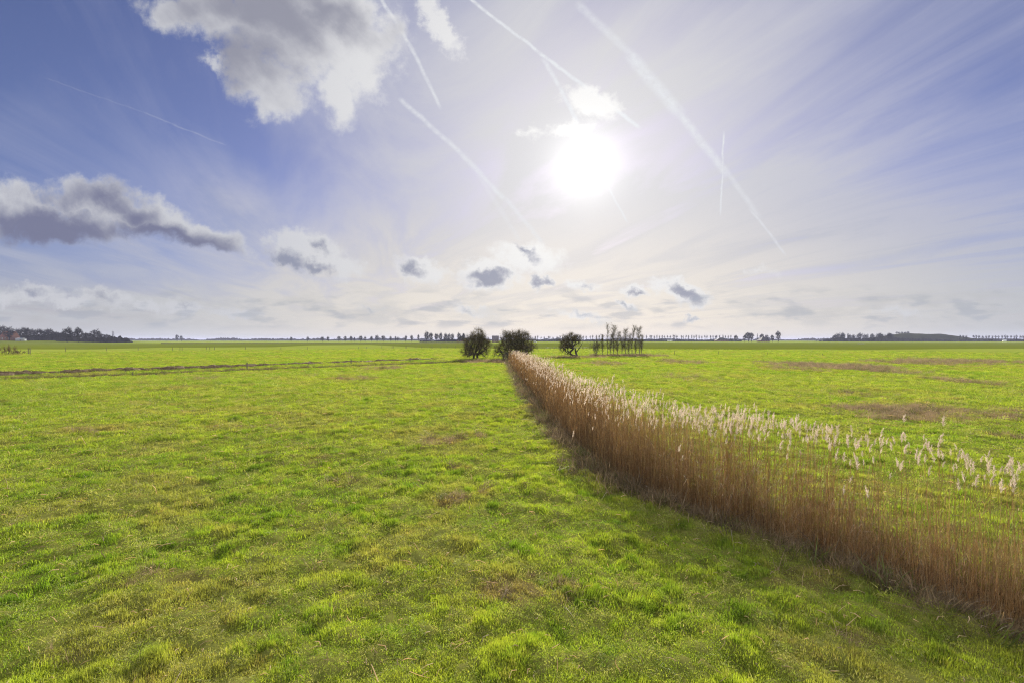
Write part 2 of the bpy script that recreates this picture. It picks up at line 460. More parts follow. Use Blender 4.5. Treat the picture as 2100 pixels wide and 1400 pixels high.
def catmull(pts, step=0.25):
    p = np.array(pts, float); p = np.vstack([2 * p[0] - p[1], p, 2 * p[-1] - p[-2]])
    out = []
    for i in range(1, len(p) - 2):
        n = max(3, int(np.linalg.norm(p[i + 1] - p[i]) / step))
        t = np.linspace(0, 1, n, endpoint=False)[:, None]
        out.append(0.5 * ((2 * p[i]) + (p[i + 1] - p[i - 1]) * t + (2 * p[i - 1] - 5 * p[i] + 4 * p[i + 1] - p[i + 2]) * t ** 2
                          + (-p[i - 1] + 3 * p[i] - 3 * p[i + 1] + p[i + 2]) * t ** 3))
    return np.vstack(out + [p[-2][None]])

# near-side edge of the reed ditch, from its far end to the right of the picture and out of it
EDGE = catmull([(-3.5, 99), (-0.6, 86), (0.25, 66), (0.85, 48), (1.55, 31.6), (2.35, 18.6), (2.95, 14.6), (3.95, 12.3), (5.2, 10.4), (6.0, 9.05), (6.65, 7.9), (7.3, 6.9), (8.6, 5.0), (10.2, 3.0), (12.0, 1.0)])
ET = np.gradient(EDGE, axis=0); ET /= np.linalg.norm(ET, axis=1, keepdims=True)
EN = np.stack([-ET[:, 1], ET[:, 0]], 1)          # to the reed side
if EN[len(EN) // 2, 0] < 0: EN = -EN
def ditch_width(yv): return 2.15 - 0.5 * ss(np.asarray(yv), 55, 90) + 0.10 * ss(np.asarray(yv), 14, 9)

def edge_dist(x, y):
    """Signed distance from the reed ditch's near edge (positive into the ditch) and the y of the nearest edge point."""
    x = np.asarray(x, float).ravel(); y = np.asarray(y, float).ravel()
    best = np.full(len(x), 1e9); sgn = np.zeros(len(x)); ey = np.zeros(len(x))
    P = EDGE[::2]; N = EN[::2]
    for i0 in range(0, len(x), 20000):
        X = x[i0:i0 + 20000, None] - P[None, :, 0]; Y = y[i0:i0 + 20000, None] - P[None, :, 1]
        d = X * X + Y * Y; k = d.argmin(1); j = np.arange(len(k))
        best[i0:i0 + 20000] = np.sqrt(d[j, k]); s_ = X[j, k] * N[k, 0] + Y[j, k] * N[k, 1]
        sgn[i0:i0 + 20000] = np.where(s_ >= 0, 1, -1); ey[i0:i0 + 20000] = P[k, 1]
    return best * sgn, ey

# the cross ditch: a straight line behind the near meadow
CD0 = np.array([-54.4, 51.0]); CDD = np.array([1.0, 0.97]) / math.hypot(1, 0.97); CDN = np.array([-CDD[1], CDD[0]])
def cross_dist(x, y): return (x - CD0[0]) * CDN[0] + (y - CD0[1]) * CDN[1]
def cross_along(x, y): return (x - CD0[0]) * CDD[0] + (y - CD0[1]) * CDD[1]

def gp(px, py, z=0.0):
    Y = F * (CAMH - z) / (py - HY); return ((px - CX) / F * Y, Y)

# places where the grass is dead or worn: picture place and half sizes
DRY = [(1880, 846, 190, 17, 1.0), (1790, 836, 90, 9, .7), (1700, 751, 95, 9, .9), (1620, 757, 50, 6, .5), (1978, 783, 42, 8, .9), (1860, 744, 60, 6, .6), (1925, 742, 60, 6, .6), (2010, 741, 60, 7, .6),
       (1420, 775, 60, 10, .4), (1400, 742, 50, 5, .5), (1240, 745, 50, 4, .5), (2085, 896, 45, 9, .7), (1760, 808, 60, 7, .45), (1850, 765, 40, 7, .4),
       (930, 906, 75, 13, .8), (925, 963, 62, 9, .6), (700, 982, 45, 14, .5), (935, 1027, 38, 10, .9), (1000, 1005, 20, 12, .6), (1040, 1215, 130, 42, .7), (730, 776, 45, 4, .6), (790, 755, 40, 3.5, .6), (640, 770, 20, 3, .4), (430, 777, 40, 5, .5),
       (380, 1180, 80, 25, .45), (270, 1190, 60, 22, .4), (640, 940, 50, 12, .35), (660, 1175, 60, 16, .3), (1500, 1075, 60, 25, .45), (1650, 1190, 80, 28, .5), (1740, 1310, 70, 25, .5), (150, 1340, 60, 20, .35), (1590, 1320, 50, 18, .35), (1000, 741, 60, 3, .8), (1290, 729.6, 75, 1.6, .9), (1180, 732.6, 60, 1.8, .6), (350, 800, 90, 7, .3), (180, 885, 120, 12, .3), (500, 880, 80, 10, .25), (1150, 905, 50, 20, .4), (1240, 985, 40, 20, .4)]
DRYG = []
for (px, py, rx, ry, s_) in DRY:
    x, y = gp(px, py); ya = gp(px, py - ry)[1]; yb = gp(px, py + ry)[1]
    DRYG.append((x, y, rx / F * y, max((ya - yb) / 2, 0.12), s_))
def dry_mask(x, y):
    m_ = np.zeros(np.shape(x)); wob = fb(x, y, 1.3, 31, 4) - 0.5; fine_ = fb(x, y, 0.25, 37, 3) - 0.5
    for (cx, cy, rx, ry, s_) in DRYG:
        r_ = np.hypot((x - cx) / rx, (y - cy) / ry)
        m_ = np.maximum(m_, s_ * ss(1.0 - r_ + wob * 1.7 + fine_ * 1.1, 0.0, 0.45))
    return m_

def ground_z(x, y, detail=True):
    x = np.asarray(x, float); y = np.asarray(y, float); shp = x.shape
    r_ = np.hypot(x, y)
    nearf = 1 - ss(r_, 70, 160)
    z = (fb(x, y, 14.0, 3, 2) - 0.5) * 0.22 * nearf * ss(r_, 3, 14)
    if detail:
        hum = fb(x, y, 0.46, 11, 3) - 0.5
        z = z + hum * (0.19 * (1 - ss(r_, 25, 80)) + 0.03) * (0.6 + 0.8 * fb(x, y, 5.0, 5, 2)) * nearf
        z = z + (fb(x, y, 2.6, 13, 2) - 0.5) * 0.16 * nearf
    z = z.ravel()
    xr, yr = x.ravel(), y.ravel()
    k = np.where((np.abs(xr) < 16) & (yr < 104) & (yr > -3))[0]
    if len(k):
        d, ey = edge_dist(xr[k], yr[k]); w = ditch_width(ey)
        z[k] -= 0.45 * ss(d, -0.25, 0.55) * (1 - ss(d, w - 0.35, w + 0.55))
        z[k] += 0.10 * np.exp(-((d + 0.55) / 0.5) ** 2)
    k = np.where((yr > 20) & (yr < 180) & (xr > -125) & (xr < 40))[0]
    if len(k):
        d = cross_dist(xr[k], yr[k]) + (vn(xr[k], yr[k], 6.0, 77) - 0.5) * 0.7
        z[k] -= 0.75 * ss(d, -0.9, 0.0) * (1 - ss(d, 0.8, 1.7))
        z[k] += 0.16 * np.exp(-((d - 7.6) / 2.0) ** 2)
    return z.reshape(shp)

def ground_sheet():
    r_ = [0.6]
    while r_[-1] < 15000:
        a = r_[-1]; r_.append(a * (1.0062 if 4.5 < a < 40 else 1.0085 if a < 130 and a >= 40 else 1.03 if a < 400 else 1.10 if a >= 400 else 1.06))
    r_ = np.array(r_)
    fr = np.radians(np.linspace(-56, 56, 360)); bk = np.radians(np.linspace(56, 304, 56)[1:-1])
    th = np.concatenate([fr, bk]); n = len(th); R = len(r_)
    A, B = np.meshgrid(th, r_)
    x, y = B * np.sin(A), B * np.cos(A)
    z = ground_z(x, y)
    msk = dry_mask(x, y) * (np.hypot(x, y) < 260)
    v = np.stack([x, y, z], -1).reshape(-1, 3)
    d, ey = np.full(v.shape[0], -9.0), np.zeros(v.shape[0])
    k = np.where((np.abs(v[:, 0]) < 16) & (v[:, 1] < 104) & (v[:, 1] > -3))[0]
    d[k], ey[k] = edge_dist(v[k, 0], v[k, 1]); w = ditch_width(ey)
    mud = ss(d, -0.1, 0.35) * (1 - ss(d, w - 0.2, w + 0.3))
    cd = cross_dist(v[:, 0], v[:, 1]); front = (v[:, 1] > 10) & (v[:, 1] < 175) & (v[:, 0] > -125) & (v[:, 0] < 40)
    wob = vn(v[:, 0], v[:, 1], 1.5, 51) - 0.5
    mud = np.maximum(mud, np.where(front, ss(cd + wob, -0.5, 0.1) * (1 - ss(cd + wob, 0.9, 1.6)), 0) * 0.9)
    band = np.where(front, ss(cd + wob * 2, -2.2, -0.8) * (1 - ss(cd + wob * 2, 1.4, 2.4)), 0) * 0.8
    tint = np.stack([np.maximum(msk.ravel(), band), mud, .85 * (1 - ss(np.hypot(v[:, 0], v[:, 1]), 22, 75))], 1)
    i = (np.arange(R - 1) * n)[:, None] + np.arange(n)[None]
    j = (np.arange(R - 1) * n)[:, None] + ((np.arange(n) + 1) % n)[None]
    q = np.stack([i, j, j + n, i + n], -1).reshape(-1, 4)[:, ::-1]
    c0 = len(v); v = np.vstack([v, [[0, 0, 0]]]); tint = np.vstack([tint, [[0, 0, 0]]])
    t = np.stack([np.full(n, c0), (np.arange(n) + 1) % n, np.arange(n)], 1)
    me = make_mesh('ground', v, q, t, tint, True)
    link('ground', me, M_MEADOW, kind='structure')
ground_sheet()

def sheet(name, pts, z, mat, sub=1):
    v = np.array([(x, y, z) for x, y in pts]); me = bpy.data.meshes.new(name)
    me.from_pydata([tuple(p) for p in v], [], [tuple(range(len(v)))]); me.update()
    a = me.color_attributes.new('tint', 'FLOAT_COLOR', 'POINT')
    for d_ in a.data: d_.color = (0, 0, 0, 1)
    return link(name, me, mat, kind='structure')

# cloud shadow painted as a darker grass sheet beyond the fences, a bare strip far behind it
def wavy(pxs, jitter, seed):
    out = []
    for (px, py) in pxs: out.append(gp(px, py))
    return out
sheet('shadow_toned_grass', wavy([(-900, 715.6), (190, 715.6), (330, 712.6), (560, 711.2), (640, 707.6), (760, 706.8), (870, 712.5), (960, 713.4), (1180, 715.5), (1460, 716.6), (1640, 715.2), (1800, 716.6), (2000, 714.2), (3000, 714.2),
                           (3000, 702.3), (2100, 702.3), (1600, 702.6), (1340, 702.0), (960, 704.5), (400, 704.6), (0, 703.4), (-900, 703.0)], 0, 1), 0.03, M_SHADOWGRASS)
M_PLOUGH = simple('bare_earth', (0.035, 0.026, 0.020), (0.055, 0.042, 0.03), 0.05, 1.0, spec=0.0)
sheet('bare_strip', wavy([(330, 704.4), (960, 704.3), (960, 703.0), (330, 703.0)], 0, 2), 0.05, M_PLOUGH)
sheet('field_pond', wavy([(1758, 704.6), (1773, 704.6), (1773, 703.9), (1758, 703.9)], 0, 2), 0.07, M_WATER)
#MARK_END_GROUND
# ------------------------------------------------------------------ scattered plants: point cloud + instancing (uncountable ground cover)
PROTO = bpy.data.collections.new('plant_prototypes')      # not linked into the scene: only a source for the ground cover
def scatter(name, protos, pos, rot, scl, idx, col, mat):
    c = bpy.data.collections.new(name + '_source')
    for k, me in enumerate(protos):
        o = bpy.data.objects.new('%s_%02d' % (name, k), me)
        if not me.materials: me.materials.append(mat)
        c.objects.link(o)
    me = bpy.data.meshes.new(name); n = len(pos)
    me.vertices.add(n); me.vertices.foreach_set('co', np.asarray(pos, np.float32).ravel())
    for an, ty, arr, key in (('rot', 'FLOAT_VECTOR', rot, 'vector'), ('scl', 'FLOAT_VECTOR', scl, 'vector'), ('idx', 'INT', idx, 'value'), ('col', 'FLOAT_COLOR', np.hstack([col, np.ones((n, 1))]), 'color')):
        a = me.attributes.new(an, ty, 'POINT')
        a.data.foreach_set(key, np.ascontiguousarray(arr, np.int32 if ty == 'INT' else np.float32).ravel())
    o = link(name, me, None, kind='stuff')
    g = bpy.data.node_groups.new(name, 'GeometryNodeTree')
    g.interface.new_socket('Geometry', in_out='INPUT', socket_type='NodeSocketGeometry')
    g.interface.new_socket('Geometry', in_out='OUTPUT', socket_type='NodeSocketGeometry')
    N = g.nodes.new; gi, go = N('NodeGroupInput'), N('NodeGroupOutput')
    ci = N('GeometryNodeCollectionInfo'); ci.inputs[0].default_value = c; ci.inputs[1].default_value = True; ci.inputs[2].default_value = True
    ip = N('GeometryNodeInstanceOnPoints'); ip.inputs['Pick Instance'].default_value = True
    def na(nm, ty):
        a = N('GeometryNodeInputNamedAttribute'); a.data_type = ty; a.inputs[0].default_value = nm; return a.outputs[0]
    L = g.links.new
    L(gi.outputs[0], ip.inputs['Points']); L(ci.outputs[0], ip.inputs['Instance'])
    L(na('idx', 'INT'), ip.inputs['Instance Index'])
    e2r = N('FunctionNodeEulerToRotation'); L(na('rot', 'FLOAT_VECTOR'), e2r.inputs[0]); L(e2r.outputs[0], ip.inputs['Rotation'])
    L(na('scl', 'FLOAT_VECTOR'), ip.inputs['Scale']); L(ip.outputs[0], go.inputs[0])
    mo = o.modifiers.new('scatter', 'NODES'); mo.node_group = g
    return o

def blades(n, rad, hmin, hmax, w, lean, rg, droop=0.4):
    """A clump of bent grass blades: n blades of two quads and a tip."""
    a = rg.uniform(0, 2 * math.pi, n); r_ = rad * np.sqrt(rg.uniform(0, 1, n))
    bx, by = r_ * np.cos(a), r_ * np.sin(a)
    h = rg.uniform(hmin, hmax, n) * (1 - 0.35 * (r_ / rad) ** 2)
    la = rg.uniform(0, 2 * math.pi, n); lm = np.abs(rg.normal(0, lean, n)) + 0.1
    wa = la + math.pi / 2 + rg.normal(0, .5, n); ww = w * rg.uniform(.6, 1.3, n)
    v = np.zeros((n, 5, 3))
    for k, (t, wk) in enumerate(((0, 1.0), (0.55, 0.8), (1.0, 0))):
        out = lm * h * (t ** 1.7); z = h * t * (1 - droop * lm * t * 0.6)
        c = np.stack([bx + np.cos(la) * out, by + np.sin(la) * out, z - (0.02 if k == 0 else 0)], 1)
        side = np.stack([np.cos(wa) * ww * wk / 2, np.sin(wa) * ww * wk / 2, 0 * ww], 1)
        if k < 2: v[:, 2 * k] = c - side; v[:, 2 * k + 1] = c + side
        else: v[:, 4] = c
    b = (np.arange(n) * 5)[:, None]
    return v.reshape(-1, 3), b + np.array([[0, 1, 3, 2]]), b + np.array([[2, 3, 4]])

def pick_points(n, dmin, dmax, pw, rg, half=54):
    """Polar samples whose density per area falls as distance**-pw."""
    e = 2 - pw; u_ = rg.uniform(0, 1, n)
    d = (dmin ** e + u_ * (dmax ** e - dmin ** e)) ** (1 / e) if abs(e) > 1e-6 else dmin * (dmax / dmin) ** u_
    a = np.radians(rg.uniform(-half, half, n))
    return d * np.sin(a), d * np.cos(a), d

def grass():
    rg = np.random.default_rng(3)
    protos = []
    for k in range(6):
        v, q, t = blades(56, 0.15, 0.018, 0.060, 0.006, 0.9, rg); protos.append(make_mesh('grass_tuft', v, q, t))
    for k in range(4):   # rough taller tussocks
        v, q, t = blades(64, 0.09, 0.035, 0.105, 0.0066, 0.6, rg); protos.append(make_mesh('grass_tussock', v, q, t))
    x, y, d = pick_points(240000, 4.3, 230, 1.52, rg)
    ed, ey = edge_dist(x, y); w = ditch_width(ey)
    cd = cross_dist(x, y)
    dm = dry_mask(x, y)
    keep = ~((ed > -0.02) & (ed < w + 0.05) & (y < 100)) & ~((cd > -1.5) & (cd < 1.5) & (x < 38) & (rg.uniform(0, 1, len(x)) < .9)) & (rg.uniform(0, 1, len(x)) > dm * 0.45)
    x, y, d, dm, ed = x[keep], y[keep], d[keep], dm[keep], ed[keep]
    n = len(x); z = ground_z(x, y)
    gap = (d < 70) & (rg.uniform(0, 1, n) > 0.22 + 1.1 * ss(fb(x, y, 0.34, 45, 3), .36, .60))     # short flattened thatch between the clumps
    s_ = 0.95 * (np.maximum(d, 7) / 7.0) ** 0.62 * rg.uniform(0.75, 1.3, n)
    lush = fb(x, y, 0.6, 23, 3); big = fb(x, y, 7.0, 29, 3); fine_ = fb(x, y, 0.35, 41, 2)
    hz = np.clip((0.45 + 1.35 * ss(lush * .6 + fine_ * .4, 0.40, 0.66)) * (1 - 0.4 * dm) * rg.uniform(.8, 1.2, n), .35, 1.6) * (np.maximum(d, 7) / 7.0) ** 0.30
    hz = np.where(gap, rg.uniform(.25, .5, n), hz)
    idx = np.where(~gap & (fine_ * 0.6 + lush * .4 > 0.60) & (rg.uniform(0, 1, n) < .5), rg.integers(6, 10, n), rg.integers(0, 6, n))
    g1, g2, g3 = np.array([0.232, 0.345, 0.032]), np.array([0.360, 0.410, 0.052]), np.array([0.125, 0.220, 0.020]); st = np.array([0.38, 0.29, 0.12])
    t = ss(big * 0.5 + lush * 0.3 + rg.uniform(0, .3, n), 0.32, 0.72)[:, None]
    col = g1 * (1 - t) + g2 * t
    t = (ss(fine_, 0.55, 0.8) * .7)[:, None]; col = col * (1 - t) + g3 * t
    t = np.clip(dm * .8 + ss(fb(x, y, 2.3, 61, 4), 0.53, 0.69) * .45 + (rg.uniform(0, 1, n) < .07) * .5 + np.exp(-((ed + .3) / .45) ** 2) * .5, 0, .9)[:, None]
    col = col * (1 - t) + st * t
    th_ = np.where((rg.uniform(0, 1, n) < .45)[:, None], np.array([[.38, .35, .15]]), np.array([[.25, .315, .045]])); col = np.where(gap[:, None], th_ * .75 + col * .25, col)
    col *= rg.uniform(.75, 1.25, n)[:, None]
    tl = np.where(gap, .5, .12)
    rot = np.stack([rg.normal(0, 1, n) * tl, rg.normal(0, 1, n) * tl, rg.uniform(0, 6.283, n)], 1)
    scatter('meadow_grass', protos, np.stack([x, y, z - .01], 1), rot, np.stack([s_, s_, hz], 1), idx, col, M_GRASS)
grass()

def dry_grass():
    """Dead stalky grass: the brown places in the meadow, the tangle along the reeds and the banks of the cross ditch."""
    rg = np.random.default_rng(5); protos = []
    for k in range(5):
        v, q, t = blades(34, 0.16, 0.10, 0.34, 0.006, 0.9, rg, .5); protos.append(make_mesh('dry_tuft', v, q, t))
    X, Y, S, B = [], [], [], []
    for (cx, cy, rx, ry, s_) in DRYG:
        n = int(min(4200, 42 * math.pi * rx * ry * s_ * (12.0 / max(cy, 6)) ** 0.5 + 12))
        a = rg.uniform(0, 6.283, n); q = np.sqrt(rg.uniform(0, 1, n)) * 1.25
        x, y = cx + rx * q * np.cos(a), cy + ry * q * np.sin(a)
        k = dry_mask(x, y) > rg.uniform(0.1, 1.2, n); x, y = x[k], y[k]
        X.append(x); Y.append(y); S.append(np.full(len(x), max(.55, (cy / 14) ** .45))); B.append(np.zeros(len(x)))
    # along the near edge of the reeds
    n = 11000; k = (rg.uniform(0, 1, n) ** 0.62 * (len(EDGE) - 1)).astype(int)
    s_ = rg.normal(0.22, 0.38, n) + .05; x = EDGE[k, 0] + EN[k, 0] * s_; y = EDGE[k, 1] + EN[k, 1] * s_
    X.append(x); Y.append(y); S.append((.8 + .35 * (np.maximum(y, 4) / 12) ** .4) * rg.choice([.8, 1.0, 1.5], n)); B.append(rg.choice([.4, 1.2, 2.2], n))
    # banks of the cross ditch
    n = 5200; al_ = rg.uniform(-75, 132, n); s_ = np.where(rg.uniform(0, 1, n) < .6, rg.normal(-.8, .4, n), rg.normal(1.4, .5, n))
    x = CD0[0] + CDD[0] * al_ + CDN[0] * s_; y = CD0[1] + CDD[1] * al_ + CDN[1] * s_
    X.append(x); Y.append(y); S.append(np.full(n, 1.7)); B.append(np.full(n, 2.0))
    x, y, s_, b = (np.concatenate(a) for a in (X, Y, S, B)); n = len(x)
    s_ = s_ * rg.uniform(.7, 1.4, n)
    c = np.array([0.31, 0.225, 0.125]) * (1 - b[:, None] * .25) * rg.uniform(.6, 1.35, n)[:, None]
    gr = (rg.uniform(0, 1, n) < .12); c[gr] = np.array([0.10, 0.13, 0.02])
    rot = np.stack([rg.normal(0, .3, n), rg.normal(0, .3, n), rg.uniform(0, 6.283, n)], 1)
    scatter('dry_grass', protos, np.stack([x, y, ground_z(x, y) - .01], 1), rot, np.stack([s_, s_, s_ * rg.uniform(.6, 1.1, n)], 1), rg.integers(0, 5, n), c, M_DRY)
dry_grass()
#MARK_END_GRASS
# ------------------------------------------------------------------ reeds
def plume_mesh(rg, n, length, width):
    """One drooping feathery seed head: side branchlets of thin ribbons hanging off a bent axis. Local origin = top of the stalk."""
    t = np.sort(rg.uniform(0.02, 1, n)) ** 0.9
    ax = np.stack([0.20 * length * t ** 2, 0.05 * length * t, length * (t - 0.18 * t ** 2)], 1)
    a = rg.uniform(0, 6.283, n); L = length * (0.40 - 0.28 * t) * rg.uniform(.5, 1.1, n)
    d = np.stack([np.cos(a) * .26 + .10, np.sin(a) * .26, rg.uniform(.25, .9, n)], 1)
    d /= np.linalg.norm(d, axis=1, keepdims=True)
    mid = ax + d * L[:, None] * .55
    d2 = d + np.array([.18, 0, -.35]); d2 /= np.linalg.norm(d2, axis=1, keepdims=True)
    tip = mid + d2 * L[:, None] * .55
    s = np.cross(d, rg.normal(0, 1, (n, 3))); s /= np.linalg.norm(s, axis=1, keepdims=True); s *= (width * rg.uniform(.6, 1.2, n))[:, None]
    v = np.stack([ax - s * .3, ax + s * .3, mid - s, mid + s, tip], 1).reshape(-1, 3)
    b = (np.arange(n) * 5)[:, None]
    c = np.array([0.61, 0.545, 0.475]) * rg.uniform(.72, 1.2, n)[:, None] * np.array([1, .98, .95])
    return v, b + np.array([[0, 1, 3, 2]]), b + np.array([[2, 3, 4]]), np.repeat(c, 5, 0)

def reeds():
    rg = np.random.default_rng(11)
    seg = np.linalg.norm(np.diff(EDGE, axis=0), axis=1); cum = np.concatenate([[0], np.cumsum(seg)])
    yy = EDGE[:, 1]
    dens = np.where(yy[:-1] > 88, 0, np.interp(yy[:-1], [0, 10, 16, 30, 60, 88], [225, 225, 170, 85, 48, 34]))
    wloc = ditch_width(yy[:-1])
    cnt = np.cumsum(dens * seg * wloc); n = int(cnt[-1])
    u_ = rg.uniform(0, cnt[-1], n); k = np.searchsorted(cnt, u_)
    f = rg.uniform(0, 1, n)
    w = ditch_width(EDGE[k, 1]); sfr = rg.uniform(0.02, 1.0, n); s_ = sfr * w + rg.normal(0, .13, n) + 0.14
    x = EDGE[k, 0] + EN[k, 0] * s_ + ET[k, 0] * (f - .5) * .3; y = EDGE[k, 1] + EN[k, 1] * s_ + ET[k, 1] * (f - .5) * .3
    # patchy stand, thinner on the far side near the viewer
    patch = fb(x, y, 0.7, 71, 3)
    nearf = ss(y, 15, 9.5)
    p = np.clip(0.35 + 1.3 * ss(patch, .3, .6), 0, 1) * (1 - nearf * .42 * ss(sfr, .45, .9))
    kp = rg.uniform(0, 1, n) < p
    x, y, sfr, k, nearf, patch = x[kp], y[kp], sfr[kp], k[kp], nearf[kp], patch[kp]; n = len(x)
    z0 = ground_z(x, y, False) - 0.03
    top = 2.22 + (fb(x, y, 1.6, 83, 3) - .5) * .9 - .30 * ss(y, 9.5, 6.5) * (1 - sfr) - .12 * nearf
    q = rg.uniform(0, 1, n)
    short = rg.uniform(0, 1, n) < (0.34 + .58 * nearf * (1 - .80 * ss(sfr, .40, .9)))
    h = np.where(short, top * rg.uniform(.38, .72 - .10 * nearf, n), top * (0.72 + .30 * q ** .8))
    h = np.where(~short & (rg.uniform(0, 1, n) < .012 + .02 * nearf), h + rg.uniform(.2, .42, n), h)
    H = h - z0
    head = ~short & (h > top * (.77 + .06 * nearf)) & (rg.uniform(0, 1, n) < np.where(y < 13, np.where(nearf > .3, .78, .48), np.where(y < 30, .34, .42)))
    lean = rg.normal(0, .068, (n, 2)); lean[:, 0] += .012
    K = 5; tt = np.linspace(0, 1, K)
    bend = rg.normal(0, .03, (n, 2)); broken = rg.uniform(0, 1, n) < .085
    lean[broken] = rg.normal(0, .4, (broken.sum(), 2))
    path = np.zeros((n, K, 3))
    path[:, :, 0] = x[:, None] + H[:, None] * (lean[:, :1] * tt + bend[:, :1] * tt ** 2)
    path[:, :, 1] = y[:, None] + H[:, None] * (lean[:, 1:] * tt + bend[:, 1:] * tt ** 2)
    path[:, :, 2] = z0[:, None] + H[:, None] * tt * (1 - .25 * (lean ** 2).sum(1)[:, None])
    thick = np.interp(y, [6, 20, 60, 90], [.0016, .0030, .0070, .0100])
    rad = thick[:, None] * (1.15 - .65 * tt)[None] * rg.uniform(.7, 1.2, n)[:, None]
    tone = rg.uniform(.55, 1.35, n)[:, None]
    c = np.where((rg.uniform(0, 1, n) < .2)[:, None], np.array([[.58, .47, .29]]), np.array([[.50, .350, .170]])) * tone
    c = np.where((rg.uniform(0, 1, n) < .30)[:, None], np.array([[.28, .185, .10]]) * tone, c)
    # the stalks that show largest, with their seed heads, are things of their own
    d = np.hypot(x, y); infr = (np.abs(x / y) < 1.06) & (y > 5.5)
    cand = np.where(head & infr)[0]; cand = cand[np.argsort(d[cand])][:270]
    single = np.zeros(n, bool); single[cand] = True; rad[cand] *= 1.75; c[cand] = np.array([.36, .235, .10]) * tone[cand] ** .5
    # leaves hanging from the stalks
    nl = 4; lt = rg.uniform(.12, .85, (n, nl)); la = rg.uniform(0, 6.283, (n, nl)); ll = rg.uniform(.16, .50, (n, nl)) * np.interp(d, [6, 40], [1, 1.3])[:, None]
    def along(t): 
        i = np.minimum((t * (K - 1)).astype(int), K - 2); fr_ = t * (K - 1) - i
        a = np.take_along_axis(path, i[:, :, None].repeat(3, 2), 1); b = np.take_along_axis(path, (i + 1)[:, :, None].repeat(3, 2), 1)
        return a + (b - a) * fr_[:, :, None]
    P0 = along(lt); dirv = np.stack([np.cos(la), np.sin(la), 0 * la], -1)
    mid = P0 + dirv * (ll * .42)[..., None] * .6 + np.array([0, 0, 1]) * (ll * .38)[..., None]
    tip = P0 + dirv * (ll * .8)[..., None] + np.array([0, 0, 1]) * (ll * rg.uniform(-.5, .55, ll.shape))[..., None]
    lw = (thick * 1.25)[:, None, None] * np.stack([-np.sin(la), np.cos(la), .3 + 0 * la], -1)
    LV = np.stack([P0 - lw * .5, P0 + lw * .5, mid - lw, mid + lw, tip], 2)          # n,nl,5,3
    lc = np.where(rg.uniform(0, 1, (n, nl, 1)) < .5, np.array([.38, .27, .14]), np.array([.24, .135, .06])) * rg.uniform(.6, 1.25, (n, nl, 1))
    def build_stalks(m_):
        v1, q1 = strands(path[m_], rad[m_]); c1 = np.repeat(c[m_], K * 3, 0)
        v2 = LV[m_].reshape(-1, 3); nb = len(v2) // 5; b = (np.arange(nb) * 5)[:, None] + len(v1)
        return np.vstack([v1, v2]), np.vstack([q1, b + np.array([[0, 1, 3, 2]])]), b + np.array([[2, 3, 4]]), np.vstack([c1, np.repeat(lc[m_].reshape(-1, 3), 5, 0)])
    v, q_, t_, cc = build_stalks(~single)
    bed = link('reed_bed', make_mesh('reed_bed', v, q_, t_, cc), M_STALK, kind='stuff')
    # seed heads of the rest
    near_pl = [plume_mesh(rg, 60, .26, .0030) for _ in range(6)]
    far_pl = [plume_mesh(rg, 16, .27, .0105) for _ in range(6)]
    rest = np.where(head & ~single)[0]; V, Q, TT, CC, off = [], [], [], [], 0
    topp = path[:, -1]
    for i in rest:
        pv, pq, pt, pc = (near_pl if d[i] < 17 else far_pl)[rg.integers(6)]
        a = rg.normal(.2, .9); sc = rg.uniform(.5, 1.0) * (1 if d[i] < 17 else (d[i] / 17) ** .15); ca, sa = math.cos(a) * sc, math.sin(a) * sc
        w_ = pv @ np.array([[ca, sa, 0], [-sa, ca, 0], [0, 0, sc]]) + topp[i] - np.array([0, 0, .01])
        V.append(w_); Q.append(pq + off); TT.append(pt + off); CC.append(pc * rg.uniform(.7, 1.15)); off += len(pv)
    link('reed_seed_heads', make_mesh('reed_seed_heads', np.vstack(V), np.vstack(Q), np.vstack(TT), np.vstack(CC)), M_PLUME, parent=bed, kind='stuff')
    # single reeds
    plm = []
    for k_ in range(10):
        pv, pq, pt, pc = plume_mesh(rg, 84, .26, .0029); m_ = make_mesh('seed_head', pv, pq, pt, pc); m_.materials.append(M_PLUME); plm.append(m_)
    order = list(cand)
    tall = sorted(order, key=lambda i: -h[i])[:3]
    for i in order:
        sel = np.zeros(n, bool); sel[i] = True
        v, q_, t_, cc = build_stalks(sel); o_ = np.array([x[i], y[i], z0[i]]); v = v - o_
        px = CX + F * x[i] / y[i]
        zone = ('at the right edge of the photo' if px > 1900 else 'in the sparse bend of the bed' if px > 1600 else 'where the bed thickens towards the trees')
        lab = 'brown reed with pale feathery head ' + zone
        o = link('reed', make_mesh('reed', v, q_, t_, cc), M_STALK, loc=tuple(o_), label=lab, category='reed', group='reeds with seed heads ' + zone)
        link('seed_head', plm[rg.integers(10)], None, parent=o, loc=tuple(topp[i] - o_ - np.array([0, 0, .01])), rz=rg.normal(.2, .9)).scale = (rg.uniform(.5, 1.02),) * 3
    print('reeds', n, 'heads', int(head.sum()))
reeds()
